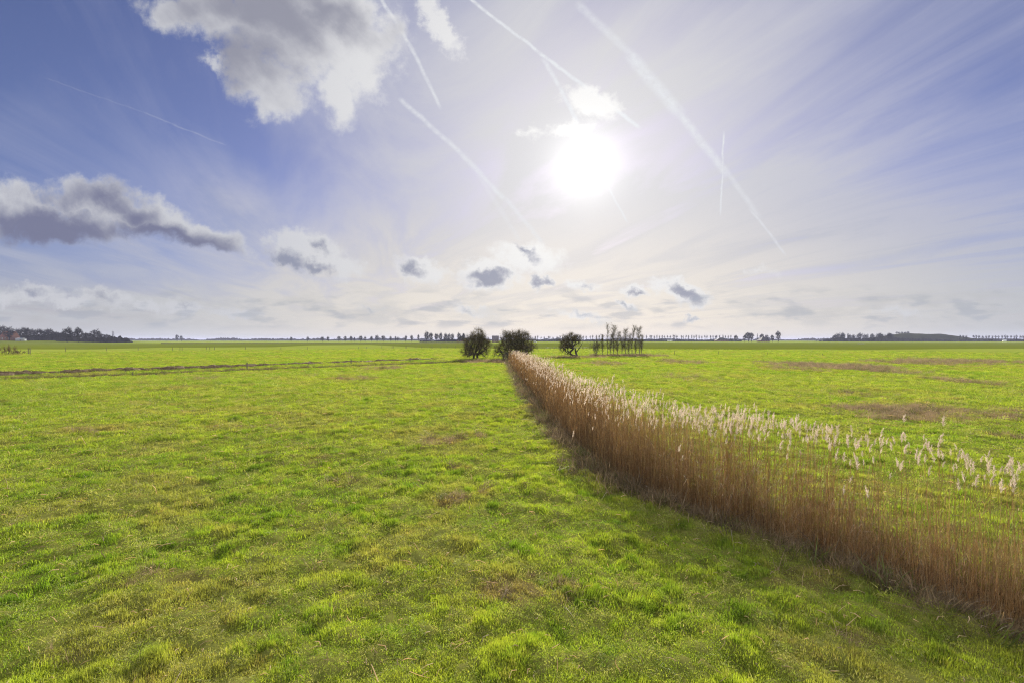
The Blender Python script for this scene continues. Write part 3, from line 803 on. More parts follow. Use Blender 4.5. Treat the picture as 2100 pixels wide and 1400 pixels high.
#MARK_END_REEDS
# ------------------------------------------------------------------ trees
def grow_tree(rg, limbs, levels, kids, ratio, spread, up, wob, l0, r0, base_spread=0.0, twig_r=0.012, droop=0.0, taper=.62):
    """Recursive branching; returns straight pieces (p0, p1, r0, r1, level)."""
    out = []
    stack = []
    for i in range(limbs):
        a = 2 * math.pi * i / limbs + rg.normal(0, .4); t = abs(rg.normal(spread * .8, spread * .35))
        stack.append((np.array([math.cos(a), math.sin(a), 0]) * base_spread * rg.uniform(.3, 1), np.array([math.cos(a) * math.sin(t), math.sin(a) * math.sin(t), math.cos(t)]), l0 * rg.uniform(.75, 1.2), r0 * rg.uniform(.7, 1.1), 0))
    while stack:
        p, d, L, r_, lv = stack.pop()
        ns = 5 if lv < levels - 1 else 2
        rr = r_
        for j in range(ns):
            d = d + rg.normal(0, wob, 3) + np.array([0, 0, up if lv < levels - 1 else up - droop]); d /= np.linalg.norm(d)
            q = p + d * L / ns; r2 = max(twig_r * .6, r_ * (1 - (1 - taper) * (j + 1) / ns))
            out.append((p, q, rr, r2, lv)); rr = r2
            if lv < levels and j >= (1 if lv else 1):
                for _ in range(rg.poisson(kids[lv] / (ns - 1)) if lv else max(1, int(round(kids[lv] / (ns - 1))))):
                    e = d + rg.normal(0, spread, 3); e /= np.linalg.norm(e)
                    stack.append((p + (q - p) * rg.uniform(0, 1), e, L * ratio * rg.uniform(.6, 1.25), max(twig_r, rr * rg.uniform(.4, .65)), lv + 1))
            p = q
        if lv < levels:
            for _ in range(2):
                e = d + rg.normal(0, spread * .6, 3); e /= np.linalg.norm(e)
                stack.append((p, e, L * ratio * rg.uniform(.7, 1.1), max(twig_r, rr * .7), lv + 1))
    return out

def tree_meshes(pieces, size, split, name=('trunk', 'crown'), zfloor=0.0):
    """Fit the pieces to (width x, width y, height); levels below split are the trunk, the rest the crown."""
    p0 = np.array([p[0] for p in pieces]); p1 = np.array([p[1] for p in pieces]); r0 = np.array([p[2] for p in pieces]); r1 = np.array([p[3] for p in pieces]); lv = np.array([p[4] for p in pieces])
    lo = np.percentile(p1, 0.4, axis=0); hi = np.percentile(p1, 99.6, axis=0); mid = (lo + hi) / 2
    sc = np.array([size[0] / (hi[0] - lo[0]), size[1] / (hi[1] - lo[1]), size[2] / hi[2]])
    for p in (p0, p1):
        zz = np.clip(p[:, 2] / (hi[2] * .35), 0, 1)[:, None]
        p[:, :2] -= mid[None, :2] * zz
        p *= sc; p[:, 2] = np.maximum(p[:, 2], zfloor)
    ms = []
    for nm, k, n in ((name[0], lv < split, 5), (name[1], lv >= split, 3)):
        v, q = tubes(p0[k], p1[k], r0[k], r1[k], n); ms.append(make_mesh(nm, v, q))
    return ms

def plant_tree(name, label, cat, ms, mats, loc, rz=0, group=None):
    t = thing(name, label, cat, loc, rz, group)
    link('trunk', ms[0], mats[0], parent=t); link('crown', ms[1], mats[1], parent=t)
    return t

def at(px, py, lift=0.0):
    x, y = gp(px, py); return (x, y, float(ground_z(np.array([x]), np.array([y]))[0]) - lift)

def crown_tree(rg, ells, n, twigs, twl, twr, tip, zlow=0.0, roots=((0, 0),), rmax=.3, droop=0.0, hollow=.35, lumps=0):
    """A tree grown into a union of ellipsoids (cx, cy, cz, rx, ry, rz): every target point is joined to the nearest grown node,
    and carries a few short twigs. Pieces as in grow_tree: level 0 = limbs, level 1 = twigs."""
    if lumps:
        extra = []
        for e in ells:
            for _ in range(lumps):
                d = rg.normal(0, 1, 3); d /= np.linalg.norm(d); k = rg.uniform(.22, .40); extra.append((e[0] + d[0] * e[3] * .92, e[1] + d[1] * e[4] * .92, e[2] + d[2] * e[5] * .92, e[3] * k, e[4] * k, e[5] * k))
        ells = [(e[0], e[1], e[2], e[3] * .9, e[4] * .9, e[5] * .9) for e in ells] + extra
    vol = np.array([e[3] * e[4] * e[5] for e in ells]); k = rg.choice(len(ells), n, p=vol / vol.sum()); E = np.array(ells)[k]
    d = rg.normal(0, 1, (n, 3)); d /= np.linalg.norm(d, axis=1, keepdims=True)
    t = E[:, :3] + d * E[:, 3:] * (rg.uniform(hollow ** 3, 1, n) ** (1 / 3))[:, None] * rg.uniform(.80, 1.10, n)[:, None]
    t = t[t[:, 2] > zlow]
    nodes = [np.array([x, y, 0.0]) for x, y in roots]; par = [-1] * len(nodes)
    cz = float(np.average([e[2] - .45 * e[5] for e in ells]))
    for x, y in roots: pass
    base = np.array([np.mean([a for a, _ in roots]), np.mean([b for _, b in roots]), 0.0])
    order = np.argsort(np.linalg.norm((t - base) * [1, 1, .8], axis=1))
    step = .5 * float(np.mean(E[:, 3])) / 2.2
    leaves = []
    for q in t[order]:
        A = np.array(nodes); dd = A - q
        cost = np.linalg.norm(dd * [1, 1, .75], axis=1) + .25 * np.maximum(0, A[:, 2] - q[2] + .1)
        j = int(cost.argmin()); L = np.linalg.norm(q - A[j]); m = max(1, int(L / step)); a = A[j]; pj = j
        for i in range(1, m + 1):
            p = a + (q - a) * (i / m) + (rg.normal(0, .06 * L, 3) if i < m else 0); p[2] += .10 * L * math.sin(math.pi * i / m)
            nodes.append(p); par.append(pj); pj = len(nodes) - 1
        leaves.append(pj)
    A = np.array(nodes); cnt = np.ones(len(A))
    for i in range(len(A) - 1, -1, -1):
        if par[i] >= 0: cnt[par[i]] += cnt[i]
    rad = np.minimum(rmax, tip * cnt ** .48)
    out = [(A[par[i]], A[i], max(rad[i], .8 * min(rad[par[i]], rad[i] * 1.4)), rad[i], 0) for i in range(len(A)) if par[i] >= 0]
    ctr = np.array([np.average([e[j] for e in ells]) for j in range(3)])
    for i in leaves:
        o = A[i] - ctr; o /= np.linalg.norm(o) + 1e-6
        for _ in range(twigs):
            e = o * .55 + rg.normal(0, .6, 3) + np.array([0, 0, .15 - droop]); e /= np.linalg.norm(e); L = twl * rg.uniform(.4, 1.2)
            b = A[i] + e * L; e2 = e + rg.normal(0, .5, 3) - np.array([0, 0, droop]); e2 /= np.linalg.norm(e2); c_ = b + e2 * L * .7
            out.append((A[i], b, twr, twr * .8, 1)); out.append((b, c_, twr * .8, twr * .5, 1))
    for p in out:
        p[0][2] = max(p[0][2], 0); p[1][2] = max(p[1][2], .02)
    return out

def raw_meshes(pcs, name=('trunk', 'crown'), sides=(5, 3)):
    ms = []
    for lv, nm, n in ((0, name[0], sides[0]), (1, name[1], sides[1])):
        k = [p for p in pcs if p[4] == lv]
        v, q = tubes([p[0] for p in k], [p[1] for p in k], np.array([p[2] for p in k]), np.array([p[3] for p in k]), n); ms.append(make_mesh(nm, v, q))
    return ms

def hawthorns():
    rg = np.random.default_rng(21)
    pc = crown_tree(rg, [(-.1, 0, 3.0, 3.0, 2.7, 2.7), (.7, 0, 4.6, 1.9, 1.9, 2.3), (-1.7, 0, 1.9, 1.7, 1.6, 1.5), (1.9, .3, 3.6, 1.3, 1.4, 1.6), (1.8, 0, 1.7, 1.5, 1.4, 1.3)], 760, 11, .50, .011, .019, .35, ((-.5, 0), (-.1, .2), (.25, -.1), (.5, .2)), .22, .16, .2, 5)
    plant_tree('hawthorn_tree', 'round dark bushy tree, the left of the two big ones by the ditch junction', 'tree', raw_meshes(pc), (M_BARK, M_TWIG), at(976, 736.5, .1))
    pc = crown_tree(rg, [(-1.2, 0, 3.0, 3.0, 2.8, 2.8), (1.6, 0, 3.3, 3.0, 2.8, 3.3), (-1.0, 0, 4.8, 2.2, 2.0, 1.7), (1.7, .2, 5.0, 2.2, 2.0, 1.7), (3.0, 0, 2.0, 1.6, 1.6, 1.6), (0.2, 0, 4.3, 2.6, 2.3, 2.5), (-3.2, 0, 1.9, 1.5, 1.5, 1.5)], 1150, 11, .50, .011, .018, .2, ((-1, 0), (-.4, .2), (.2, -.1), (.7, .2), (1.2, 0)), .22, .18, .2, 3)
    plant_tree('hawthorn_tree', 'widest dark bushy tree, standing right behind the far end of the reeds', 'tree', raw_meshes(pc), (M_BARK, M_TWIG), at(1054, 735.5, .1))
    # smaller tree with a bare leaning trunk
    pc = crown_tree(rg, [(-1.0, 0, 4.2, 2.0, 1.9, 1.7), (.2, 0, 4.9, 1.8, 1.8, 1.3), (1.7, 0, 4.5, 1.2, 1.3, 1.2), (-2.0, .2, 2.8, 1.4, 1.4, 1.3), (-1.2, .2, 1.3, 1.0, 1.0, .8), (-.4, 0, 2.7, 1.3, 1.3, 1.3)], 470, 10, .48, .011, .020, .35, ((1.3, 0), (1.4, .1)), .24, .2, .2, 4)
    pc += [(np.array([1.3 + .2, 0, 0.]), np.array([1.15, 0, 1.1]), .34, .25, 0), (np.array([1.15, 0, 1.1]), np.array([.9, 0, 2.4]), .25, .18, 0), (np.array([1.2, 0, 1.2]), np.array([2.4, 0, 2.9]), .16, .08, 0), (np.array([2.4, 0, 2.9]), np.array([2.8, .1, 3.8]), .08, .04, 0)]
    plant_tree('hawthorn_tree', 'small dark tree with a bare leaning trunk, right of the two big bushy trees', 'tree', raw_meshes(pc), (M_BARK, M_TWIG), at(1172, 731, .1))
    tr = grow_tree(rg, 10, 2, [6, 5], .55, .45, .03, .13, 2.6, .05, .3, .014)
    plant_tree('willow_bush', 'low open bush of bare stems between the leaning tree and the slender trees', 'bush', tree_meshes(tr, (4.8, 4.0, 5.4), 1), (M_PALE, M_PALE), at(1221, 727.5, .1))
    pc = crown_tree(rg, [(-.6, 0, .9, 1.9, 1.3, 1.1), (1.0, 0, .7, 1.4, 1.2, .9)], 200, 7, .3, .012, .014, .1, ((-.6, 0), (0, .1), (.8, 0)), .06, 0.0)
    plant_tree('willow_bush', 'low green-brown bush under the widest bushy tree at the end of the reeds', 'bush', raw_meshes(pc), (M_BARK, M_PALE), at(1046, 738.5, .1))

def slender_trees():
    rg = np.random.default_rng(33)
    spec = [(1246, 660, .55, 'first slender bare tree of the row, bent to the left at its top'), (1259, 657, 1.25, 'tallest slender bare tree, with a fuzzy narrow crown'), (1267, 671, .8, None), (1275, 682, .7, None), (1283, 665, 1.1, None), (1290, 676, .7, None),
            (1297, 664, .9, None), (1303, 690, .5, None), (1311, 667, 1.2, 'last slender bare tree of the row, fuzzy crown, nearest the open meadow'), (1236, 684, .5, None), (1316, 684, .5, None), (1253, 680, .6, None)]
    for j, (px, ty, wd, lab) in enumerate(spec):
        py = 728.6 - .004 * (px - 1246) + rg.normal(0, .3); x, y, z = at(px, py, .1)
        h = (py - ty) / F * y; pcs = []
        n = 7; p = np.zeros(3); d = np.array([rg.normal(0, .03), 0, 1.])
        if j == 0: d = np.array([-.08, 0, 1.])
        for k in range(n):
            d = d + rg.normal(0, .03, 3); d /= np.linalg.norm(d); q = p + d * h / n
            r0, r1 = .085 * wd ** .4 * (1 - k / n) + .02, .085 * wd ** .4 * (1 - (k + 1) / n) + .02
            pcs.append((p, q, r0, r1, 0))
            if k >= 1:
                for _ in range(int((14 if k > 1 else 5) * wd) + 4):
                    a = rg.uniform(0, 6.283); e = np.array([math.cos(a) * .42, math.sin(a) * .42, 1.]); e /= np.linalg.norm(e)
                    b0 = p + (q - p) * rg.uniform(0, 1); L = rg.uniform(.7, 1.7) * (wd ** .5) * (1.25 - .5 * k / n); b1 = b0 + e * L; pcs.append((b0, b1, .015, .008, 1))
                    for _ in range(11):
                        f = rg.uniform(.2, 1); c0 = b0 + (b1 - b0) * f; e2 = e + rg.normal(0, .45, 3); e2 /= np.linalg.norm(e2); pcs.append((c0, c0 + e2 * rg.uniform(.3, .8), .0085, .005, 1))
            p = q
        w = 1.0 + 1.5 * wd
        plant_tree('slender_tree', lab or 'slender bare tree in the middle of the upright row right of the bushes', 'tree', tree_meshes(pcs, (w, w, h), 1), (M_PALE, M_PALE), (x, y, z), 0, 'slender bare trees in a row beside the ditch')

def far_protos():
    rg = np.random.default_rng(44); P = {}
    P['round'] = []
    for k in range(5):
        w = rg.uniform(.9, 1.15)
        pc = crown_tree(rg, [(rg.normal(0, .5), 0, 8.6, 4.6 * w, 4.4, 5.0), (rg.normal(0, 1.2), 0, 11.4, 3.2 * w, 3.0, 3.2)], 150, 7, 1.1, .075, .075, 3.0, ((0, 0),), .5, 0, .3)
        P['round'].append((raw_meshes(pc), M_FARTWIG))
    out = []
    for _ in range(5):        # tall clean trunk with a small head, as in wind-trimmed road rows
        pc = crown_tree(rg, [(rg.normal(0, .6), 0, 11.4, 2.0 * rg.uniform(.8, 1.2), 2, 3.6 * rg.uniform(.8, 1.1)), (rg.normal(0, 1.2), 0, rg.uniform(8, 13), 1.7, 1.7, 1.8)], 46, 5, .9, .06, .09, 6, ((0, 0),), .42, 0, .2)
        out.append((raw_meshes(pc), M_FARTWIG))
    P['row'] = out
    out = []
    for _ in range(3):
        pcs = [(np.zeros(3), np.array([0, 0, 14.]), .25, .06, 0)]
        for k in range(120):
            z = rg.uniform(3, 14); a = rg.uniform(0, 6.283); e = np.array([math.cos(a) * .4, math.sin(a) * .4, 1]) ; b = np.array([0, 0, z]); pcs.append((b, b + e * rg.uniform(1, 2.6) * (1.15 - z / 16), .09, .05, 1))
        out.append((tree_meshes(pcs, (4, 4, 16), 1), M_FARTWIG))
    P['poplar'] = out
    return P

def far_trees():
    rg = np.random.default_rng(55); P = far_protos(); made = {}
    def put_tree(kind, px, top, dist, lab, grp, wscale=1.0, base=None):
        x = (px - CX) / F * dist; h = CAMH + (HY - top) / F * dist - (base or 0)
        k = int(rg.integers(len(P[kind]))); (ms, mat) = P[kind][k]; h0 = 16 if kind == 'poplar' else 15.5 if kind == 'row' else 15
        s_ = h / h0; sc = (s_ * wscale * rg.uniform(.85, 1.15), s_ * wscale, s_)
        nm = {'round': 'bare_tree', 'row': 'roadside_tree', 'poplar': 'poplar_tree'}[kind]
        if (kind, k) not in made:
            t = plant_tree(nm, lab, 'tree', ms, (M_FARTWIG, mat), (x, dist, 0 if base is None else base), rg.uniform(0, 6.28), grp); t.scale = sc; made[(kind, k)] = t
        else:
            t = dup(made[(kind, k)], (x, dist, 0 if base is None else base), rg.uniform(0, 6.28), sc, lab, grp)
        return t
    # cluster round the house at the far left
    for px, top, w in ((3, 666, 1.0), (20, 670, .9), (37, 673, .8), (49, 671, 1.0), (58, 672, .8), (68, 674, .9), (81, 674, 1.1), (92, 676, .8)):
        put_tree('round', px, top, 700 + rg.uniform(-30, 60), 'dark bare tree in the clump round the house at the far left', 'trees round the far left house', w, base=3.0)
    put_tree('round', 101, 673, 760, 'bare tree with a pale loose crown, right end of the clump by the house', None, 1.0, base=3.0)
    put_tree('round', 138, 671, 640, 'big round bare tree, the left of three standing free near the far left', None, 1.05, base=1.6)
    put_tree('round', 161, 671, 650, 'round bare tree, the middle one of three standing free near the far left', None, .9, base=1.6)
    put_tree('round', 197, 675, 690, 'wide bare tree, the right one of three standing free near the far left', None, 1.15, base=1.4)
    for px, top in ((112, 679), (121, 681), (129, 680), (150, 680), (173, 681), (182, 682), (209, 684), (219, 685)):
        put_tree('round', px, top, 720 + rg.uniform(-10, 30), 'low bare tree filling the belt between the big trees at the far left', 'low trees in the far left belt', 1.2, base=1.5)
    put_tree('poplar', 232, 679, 720, 'narrow pale tree at the right end of the far left clump', None, 1.3)
    put_tree('round', 363, 686, 1500, 'lone dark tree on the horizon left of the long tree row', None, .8); put_tree('round', 372, 688, 1500, 'pale bare tree just right of the lone dark tree on the horizon', None, .8)
    put_tree('round', 597, 690.5, 1250, 'single small tree standing alone on the horizon before the long row begins', None, .9)
    # broken row left of the bushes
    for px, top, w in ((631, 690, .8), (661, 690, 1.1), (673, 690, .9), (695, 689, .9), (708, 689, .9), (720, 689, .9), (727, 691, .6), (740, 688, 1.), (749, 690, .7), (762, 689, .8), (773, 687, 1.), (786, 687.5, .9), (801, 689, .7), (811, 689, .5), (816, 690, .5), (832, 687.5, .8), (844, 687, .7), (858, 686, .6)):
        put_tree('round', px, top, 1150, 'small bare tree in the broken row left of the bushy trees', 'broken tree row on the horizon', w)
    for px, top in ((875, 679), (884, 682), (895, 683), (903, 682), (914, 683), (920, 684), (928, 684), (942, 682), (951, 683)):
        put_tree('round', px, top, 950, 'taller bare tree in the group just left of the bushy trees', 'tall trees left of the bushes', .8)
    for px in np.arange(1098, 1240, 6.2):
        put_tree('row', px + rg.normal(0, 1), 688.0 + rg.normal(0, 1.2), 1250, 'distant roadside tree behind the leaning tree and the low bush', 'roadside trees behind the bushes', .8)
    for px in np.arange(1326, 1500, 5.4):
        put_tree('row', px + rg.normal(0, .9), 686.6 + rg.normal(0, .9), 1400, 'thin tree in the long distant row right of the slender trees', 'long roadside row', .78)
    for px, top, w, kd in ((1509, 687, 1, 'round'), (1527, 687, .9, 'round'), (1535, 681, 1.1, 'round'), (1541, 682, .9, 'round'), (1553, 683.5, .7, 'poplar'), (1563, 684.5, 1., 'round'), (1572, 686, .8, 'round')):
        put_tree(kd, px, top, 1150, 'bare tree beside the farm with the pyramid roof', 'trees at the farm with the pyramid roof', w)
    put_tree('round', 1584, 686.5, 1080, 'dark low tree just right of the farm with the pyramid roof', None, .8)
    put_tree('round', 1596, 678.5, 1080, 'tallest round bare tree, right of the farm with the pyramid roof', None, .75)
    # wood in front of the mound and the row at the right edge
    for px in np.concatenate([np.arange(1706, 1832, 4.2)]):
        e = ss(np.array(px), 1698, 1722)
        put_tree('poplar' if rg.uniform() < .6 else 'round', px + rg.normal(0, 1.2), 690.5 - 6.2 * float(e) + rg.normal(0, 1.3), 1250 + rg.uniform(-40, 60), 'bare tree in the dark wood left of the low hill', 'wood left of the hill', .9)
    for px in (1803, 1806, 1821, 1825):
        put_tree('row', px, 681 + rg.normal(0, .8), 1200, 'tall thin tree rising above the wood left of the hill', 'tall thin trees over the wood', .55)
    for px in (1839, 1844, 1850, 1856, 1862):
        put_tree('round', px, 680.2 + rg.normal(0, .4), 1440, 'tree in the close group on top of the low hill', 'trees on top of the hill', 1.5, base=21.0)
    for px in list(np.arange(1970, 1986, 5.5)) + list(np.arange(1996, 2110, 6.4)):
        put_tree('row', px + rg.normal(0, .8), 686.8 + rg.normal(0, .4), 1300, 'tree in the even row at the right edge, right of the low hill', 'even tree row at the right edge', 1.0)

def bumpy_strip(name, px0, px1, dist, hfun, mat, depth=60, step=2.0, rg=None, z0=0.0):
    """A far wood or hedge that reads as one mass: a crowd of small leaning triangles filling a band of real depth."""
    x0, x1 = (px0 - CX) / F * dist, (px1 - CX) / F * dist
    n = int((x1 - x0) / step * 7)
    x = rg.uniform(x0, x1, n); y = dist + rg.uniform(0, depth, n); px = CX + F * x / dist
    h = hfun(px) * (0.35 + .65 * rg.uniform(0, 1, n)) * (.75 + .5 * vn(x, 0 * x, 14, 91))
    w = step * rg.uniform(.8, 2.2, n); a = rg.uniform(-.7, .7, n)
    b = np.stack([x, y, 0 * x - .3], 1); s = np.stack([np.cos(a) * w, np.sin(a) * w, 0 * w], 1)
    t = b + np.stack([rg.normal(0, .3, n) * w, 0 * w, h], 1)
    m1 = b - s * .9 + np.stack([0 * h, 0 * h, h * .75], 1); m2 = b + s * .9 + np.stack([0 * h, 0 * h, h * .7], 1)
    v = np.stack([b - s, b + s, m2, m1, t], 1).reshape(-1, 3); k = (np.arange(n) * 5)[:, None]
    return link(name, make_mesh(name, v + np.array([0, 0, z0]), k + np.array([[0, 1, 2, 3]]), k + np.array([[3, 2, 4]])), mat, kind='stuff')

def backdrop():
    rg = np.random.default_rng(66)
    const = lambda h, a=0, sc=20, sd=0: (lambda px: h + a * vn(px, 0 * px, sc, sd))
    bumpy_strip('distant_wood', -300, 2400, 2700, const(5, 12, 24, 3), M_FARTWIG, 150, 6.0, rg)
    bumpy_strip('hedgerow', 1095, 1520, 1420, const(4.5, 3.0, 12, 5), M_FARTWIG, 40, 3.0, rg)
    bumpy_strip('hedgerow', 860, 960, 1000, const(3.0, 3.0, 8, 6), M_FARTWIG, 30, 2.0, rg)
    bumpy_strip('hedgerow', 1698, 1990, 1255, lambda px: 9.5 * ss(px, 1694, 1730) * (1 - .6 * ss(px, 1880, 1990)) + 2 * vn(px, 0 * px, 7, 8), M_FARTWIG, 60, 2.6, rg)
    bumpy_strip('hedgerow', 1985, 2300, 1320, const(5.5, 2.0, 10, 9), M_FARTWIG, 30, 2.6, rg)
    bumpy_strip('hedgerow', -260, 120, 770, const(8, 5, 9, 10), M_FARTWIG, 40, 2.0, rg, 3.0)
    bumpy_strip('hedgerow', 118, 240, 700, lambda px: 7.5 * ss(px, 246, 215) + 3.5 * vn(px, 0 * px, 8, 12), M_FARTWIG, 30, 1.8, rg, 1.0)
    # low dwelling mound under the far left clump
    a = np.linspace(0, 2 * math.pi, 96, endpoint=False); rr = np.linspace(0, 1, 14); A_, R_ = np.meshgrid(a, rr)
    v = np.stack([-790 + 270 * R_ * np.cos(A_), 735 + 105 * R_ * np.sin(A_), 3.25 * (1 - ss(R_, .45, 1.0)) - .02], -1).reshape(-1, 3); n = 96
    i = (np.arange(13) * n)[:, None] + np.arange(n)[None]; j = (np.arange(13) * n)[:, None] + ((np.arange(n) + 1) % n)[None]
    link('mound', make_mesh('mound', v, np.stack([i, j, j + n, i + n], -1).reshape(-1, 4)[:, ::-1], None, np.zeros((len(v), 3)), True), M_SHADOWGRASS, kind='structure')
    # low hill
    xs = np.linspace((1640 - CX) / F * 1430, (2080 - CX) / F * 1430, 120); ys = np.linspace(-1, 1, 24)
    px = CX + F * xs / 1430
    prof = np.interp(px, [1640, 1700, 1760, 1820, 1850, 1868, 1900, 1915, 1935, 1960, 2000, 2040, 2080], [0, 1, 6, 16, 22.5, 24, 22, 21.5, 22.5, 18, 10, 4, 0])
    X, Yv = np.meshgrid(xs, ys); z = prof[None] * (1 - Yv ** 2) ** .8 + (vn(X, Yv * 90, 22, 4) - .5) * 1.6 * (prof[None] > 2) - .2
    v = np.stack([X * (1 + Yv * 90 / 1430), 1440 + Yv * 90, z], -1).reshape(-1, 3); n = len(xs)
    i = (np.arange(23) * n)[:, None] + np.arange(n - 1)[None]
    q = np.stack([i, i + 1, i + n + 1, i + n], -1).reshape(-1, 4)
    link('hill', make_mesh('hill', v, q, None, np.zeros((len(v), 3)), True), simple('hill_rough_grass', (0.028, 0.030, 0.014), (0.048, 0.050, 0.018), 0.03, 1.0, spec=0.0), kind='structure')

def building(name, label, cat, px, dist, w, dpt, wall_h, roof_h, kind='gable', rz=0.0, wall=None, roof=None, chimney=True, nwin=3, z=0.0):
    t = thing(name, label, cat, ((px - CX) / F * dist, dist, z), rz)
    wv = box(-w / 2, w / 2, -dpt / 2, dpt / 2, -.5, wall_h)
    link('wall', make_mesh('wall', *wv), wall or M_WALL, parent=t)
    e = .5; W, D = w / 2 + e, dpt / 2 + e
    ridge = 0.12 * w if kind == 'hip' else W if kind == 'gable' else 0.02
    v = np.array([(-W, -D, wall_h), (W, -D, wall_h), (W, D, wall_h), (-W, D, wall_h), (-ridge, 0, wall_h + roof_h), (ridge, 0, wall_h + roof_h)])
    me = bpy.data.meshes.new('roof'); me.from_pydata([tuple(p) for p in v], [], [(0, 1, 5, 4), (1, 2, 5), (2, 3, 4, 5), (3, 0, 4), (3, 2, 1, 0)]); me.update()
    rf = link('roof', me, roof or M_ROOF, parent=t)
    if chimney:
        link('chimney', make_mesh('chimney', *box(w * .2, w * .2 + .9, -.45, .45, wall_h + roof_h * .45, wall_h + roof_h * .8 + 1.2)), M_WALL, parent=rf)
    for k in range(nwin):
        x = -w / 2 + w * (k + .7) / (nwin + .4)
        f = link('window', make_mesh('window', *box(x - .6, x + .6, -dpt / 2 - .06, -dpt / 2 + .02, wall_h * .35, wall_h * .8)), M_WHITE, parent=t)
        link('pane', make_mesh('pane', *box(x - .48, x + .48, -dpt / 2 - .09, -dpt / 2 - .063, wall_h * .35 + .12, wall_h * .8 - .12)), M_GLASS, parent=f)
    link('door', make_mesh('door', *box(w * .33, w * .33 + 1.1, -dpt / 2 - .08, -dpt / 2 + .02, -.1, min(2.2, wall_h * .85))), M_POST, parent=t)
    return t

def buildings():
    building('farmhouse', 'dark farm with a big pyramid roof among trees on the right horizon', 'farmhouse', 1565, 1120, 20, 20, 3.0, 9.5, 'pyramid')
    building('barn', 'long low dark barn below the thin tree row, left of the pyramid roof farm', 'barn', 1480, 1330, 34, 14, 4.0, 6.5, 'hip', chimney=False, nwin=5)
    building('farmhouse', 'house with a red-brown roof behind trees at the left edge', 'house', 20, 720, 17, 12, 5.5, 8.5, 'gable', roof=M_REDROOF, z=3.0)
    building('shed', 'small pale shed right of the red-roofed house at the far left', 'shed', 43, 690, 8.5, 7, 2.4, 1.6, 'gable', roof=M_GREYWALL, wall=M_GREYWALL, chimney=False, nwin=2, z=3.0)
    building('barn', 'steep barn roof seen between the two big bushy trees', 'barn', 1016, 930, 12, 16, 4.0, 8.0, 'gable', roof=M_GREYROOF, chimney=False, nwin=2)
    building('farmhouse', 'farmhouse roof just left of the left big bushy tree', 'farmhouse', 946, 960, 17, 14, 4.0, 8.0, 'hip')
    building('shed', 'low pale building at the left end of the long distant row', 'shed', 1374, 1380, 11, 9, 4.2, 2.0, 'gable', wall=M_WHITE, chimney=False, nwin=2)
    building('greenhouse', 'low white building under the even tree row at the right edge', 'shed', 2060, 1240, 6, 6, 3.0, 1.6, 'gable', wall=M_WHITE, roof=M_WHITE, chimney=False, nwin=2)
    # white van on the far road
    x, y = (1097 - CX) / F * 820, 820; t = thing('van', 'tiny white van on the far road right of the widest bushy tree', 'van', (x, y, 0))
    link('body', make_mesh('body', *join(box(-2.6, 1.5, -1, 1, .5, 2.5), box(1.5, 2.7, -.98, .98, .5, 1.4))), M_WHITE, parent=t)
    link('windscreen', make_mesh('windscreen', *box(1.5, 1.58, -.85, .85, 1.45, 2.3)), M_GLASS, parent=t)
    for wx in (-1.7, 1.7):
        for wy in (-.95, .95):
            v, q = tubes([[wx, wy - .12, .36]], [[wx, wy + .12, .36]], .36, .36, 12); link('wheel', make_mesh('wheel', v, q), M_RUBBER, parent=t)

def post(px, py, h_px, label, group=None, lean=0.0, r_=.055):
    x, y, z = at(px, py, .15); h = h_px / F * y + .15
    v, q = tubes([[0, 0, 0], [0, 0, h - .04]], [[lean * h, 0, h - .04], [lean * h, 0, h]], [r_, r_ * .95], [r_ * .95, r_ * .4], 7)
    if lean: v[14:, 0] += lean * h
    return link('fence_post', make_mesh('fence_post', v, q), M_POST, loc=(x, y, z), label=label, category='post', group=group)

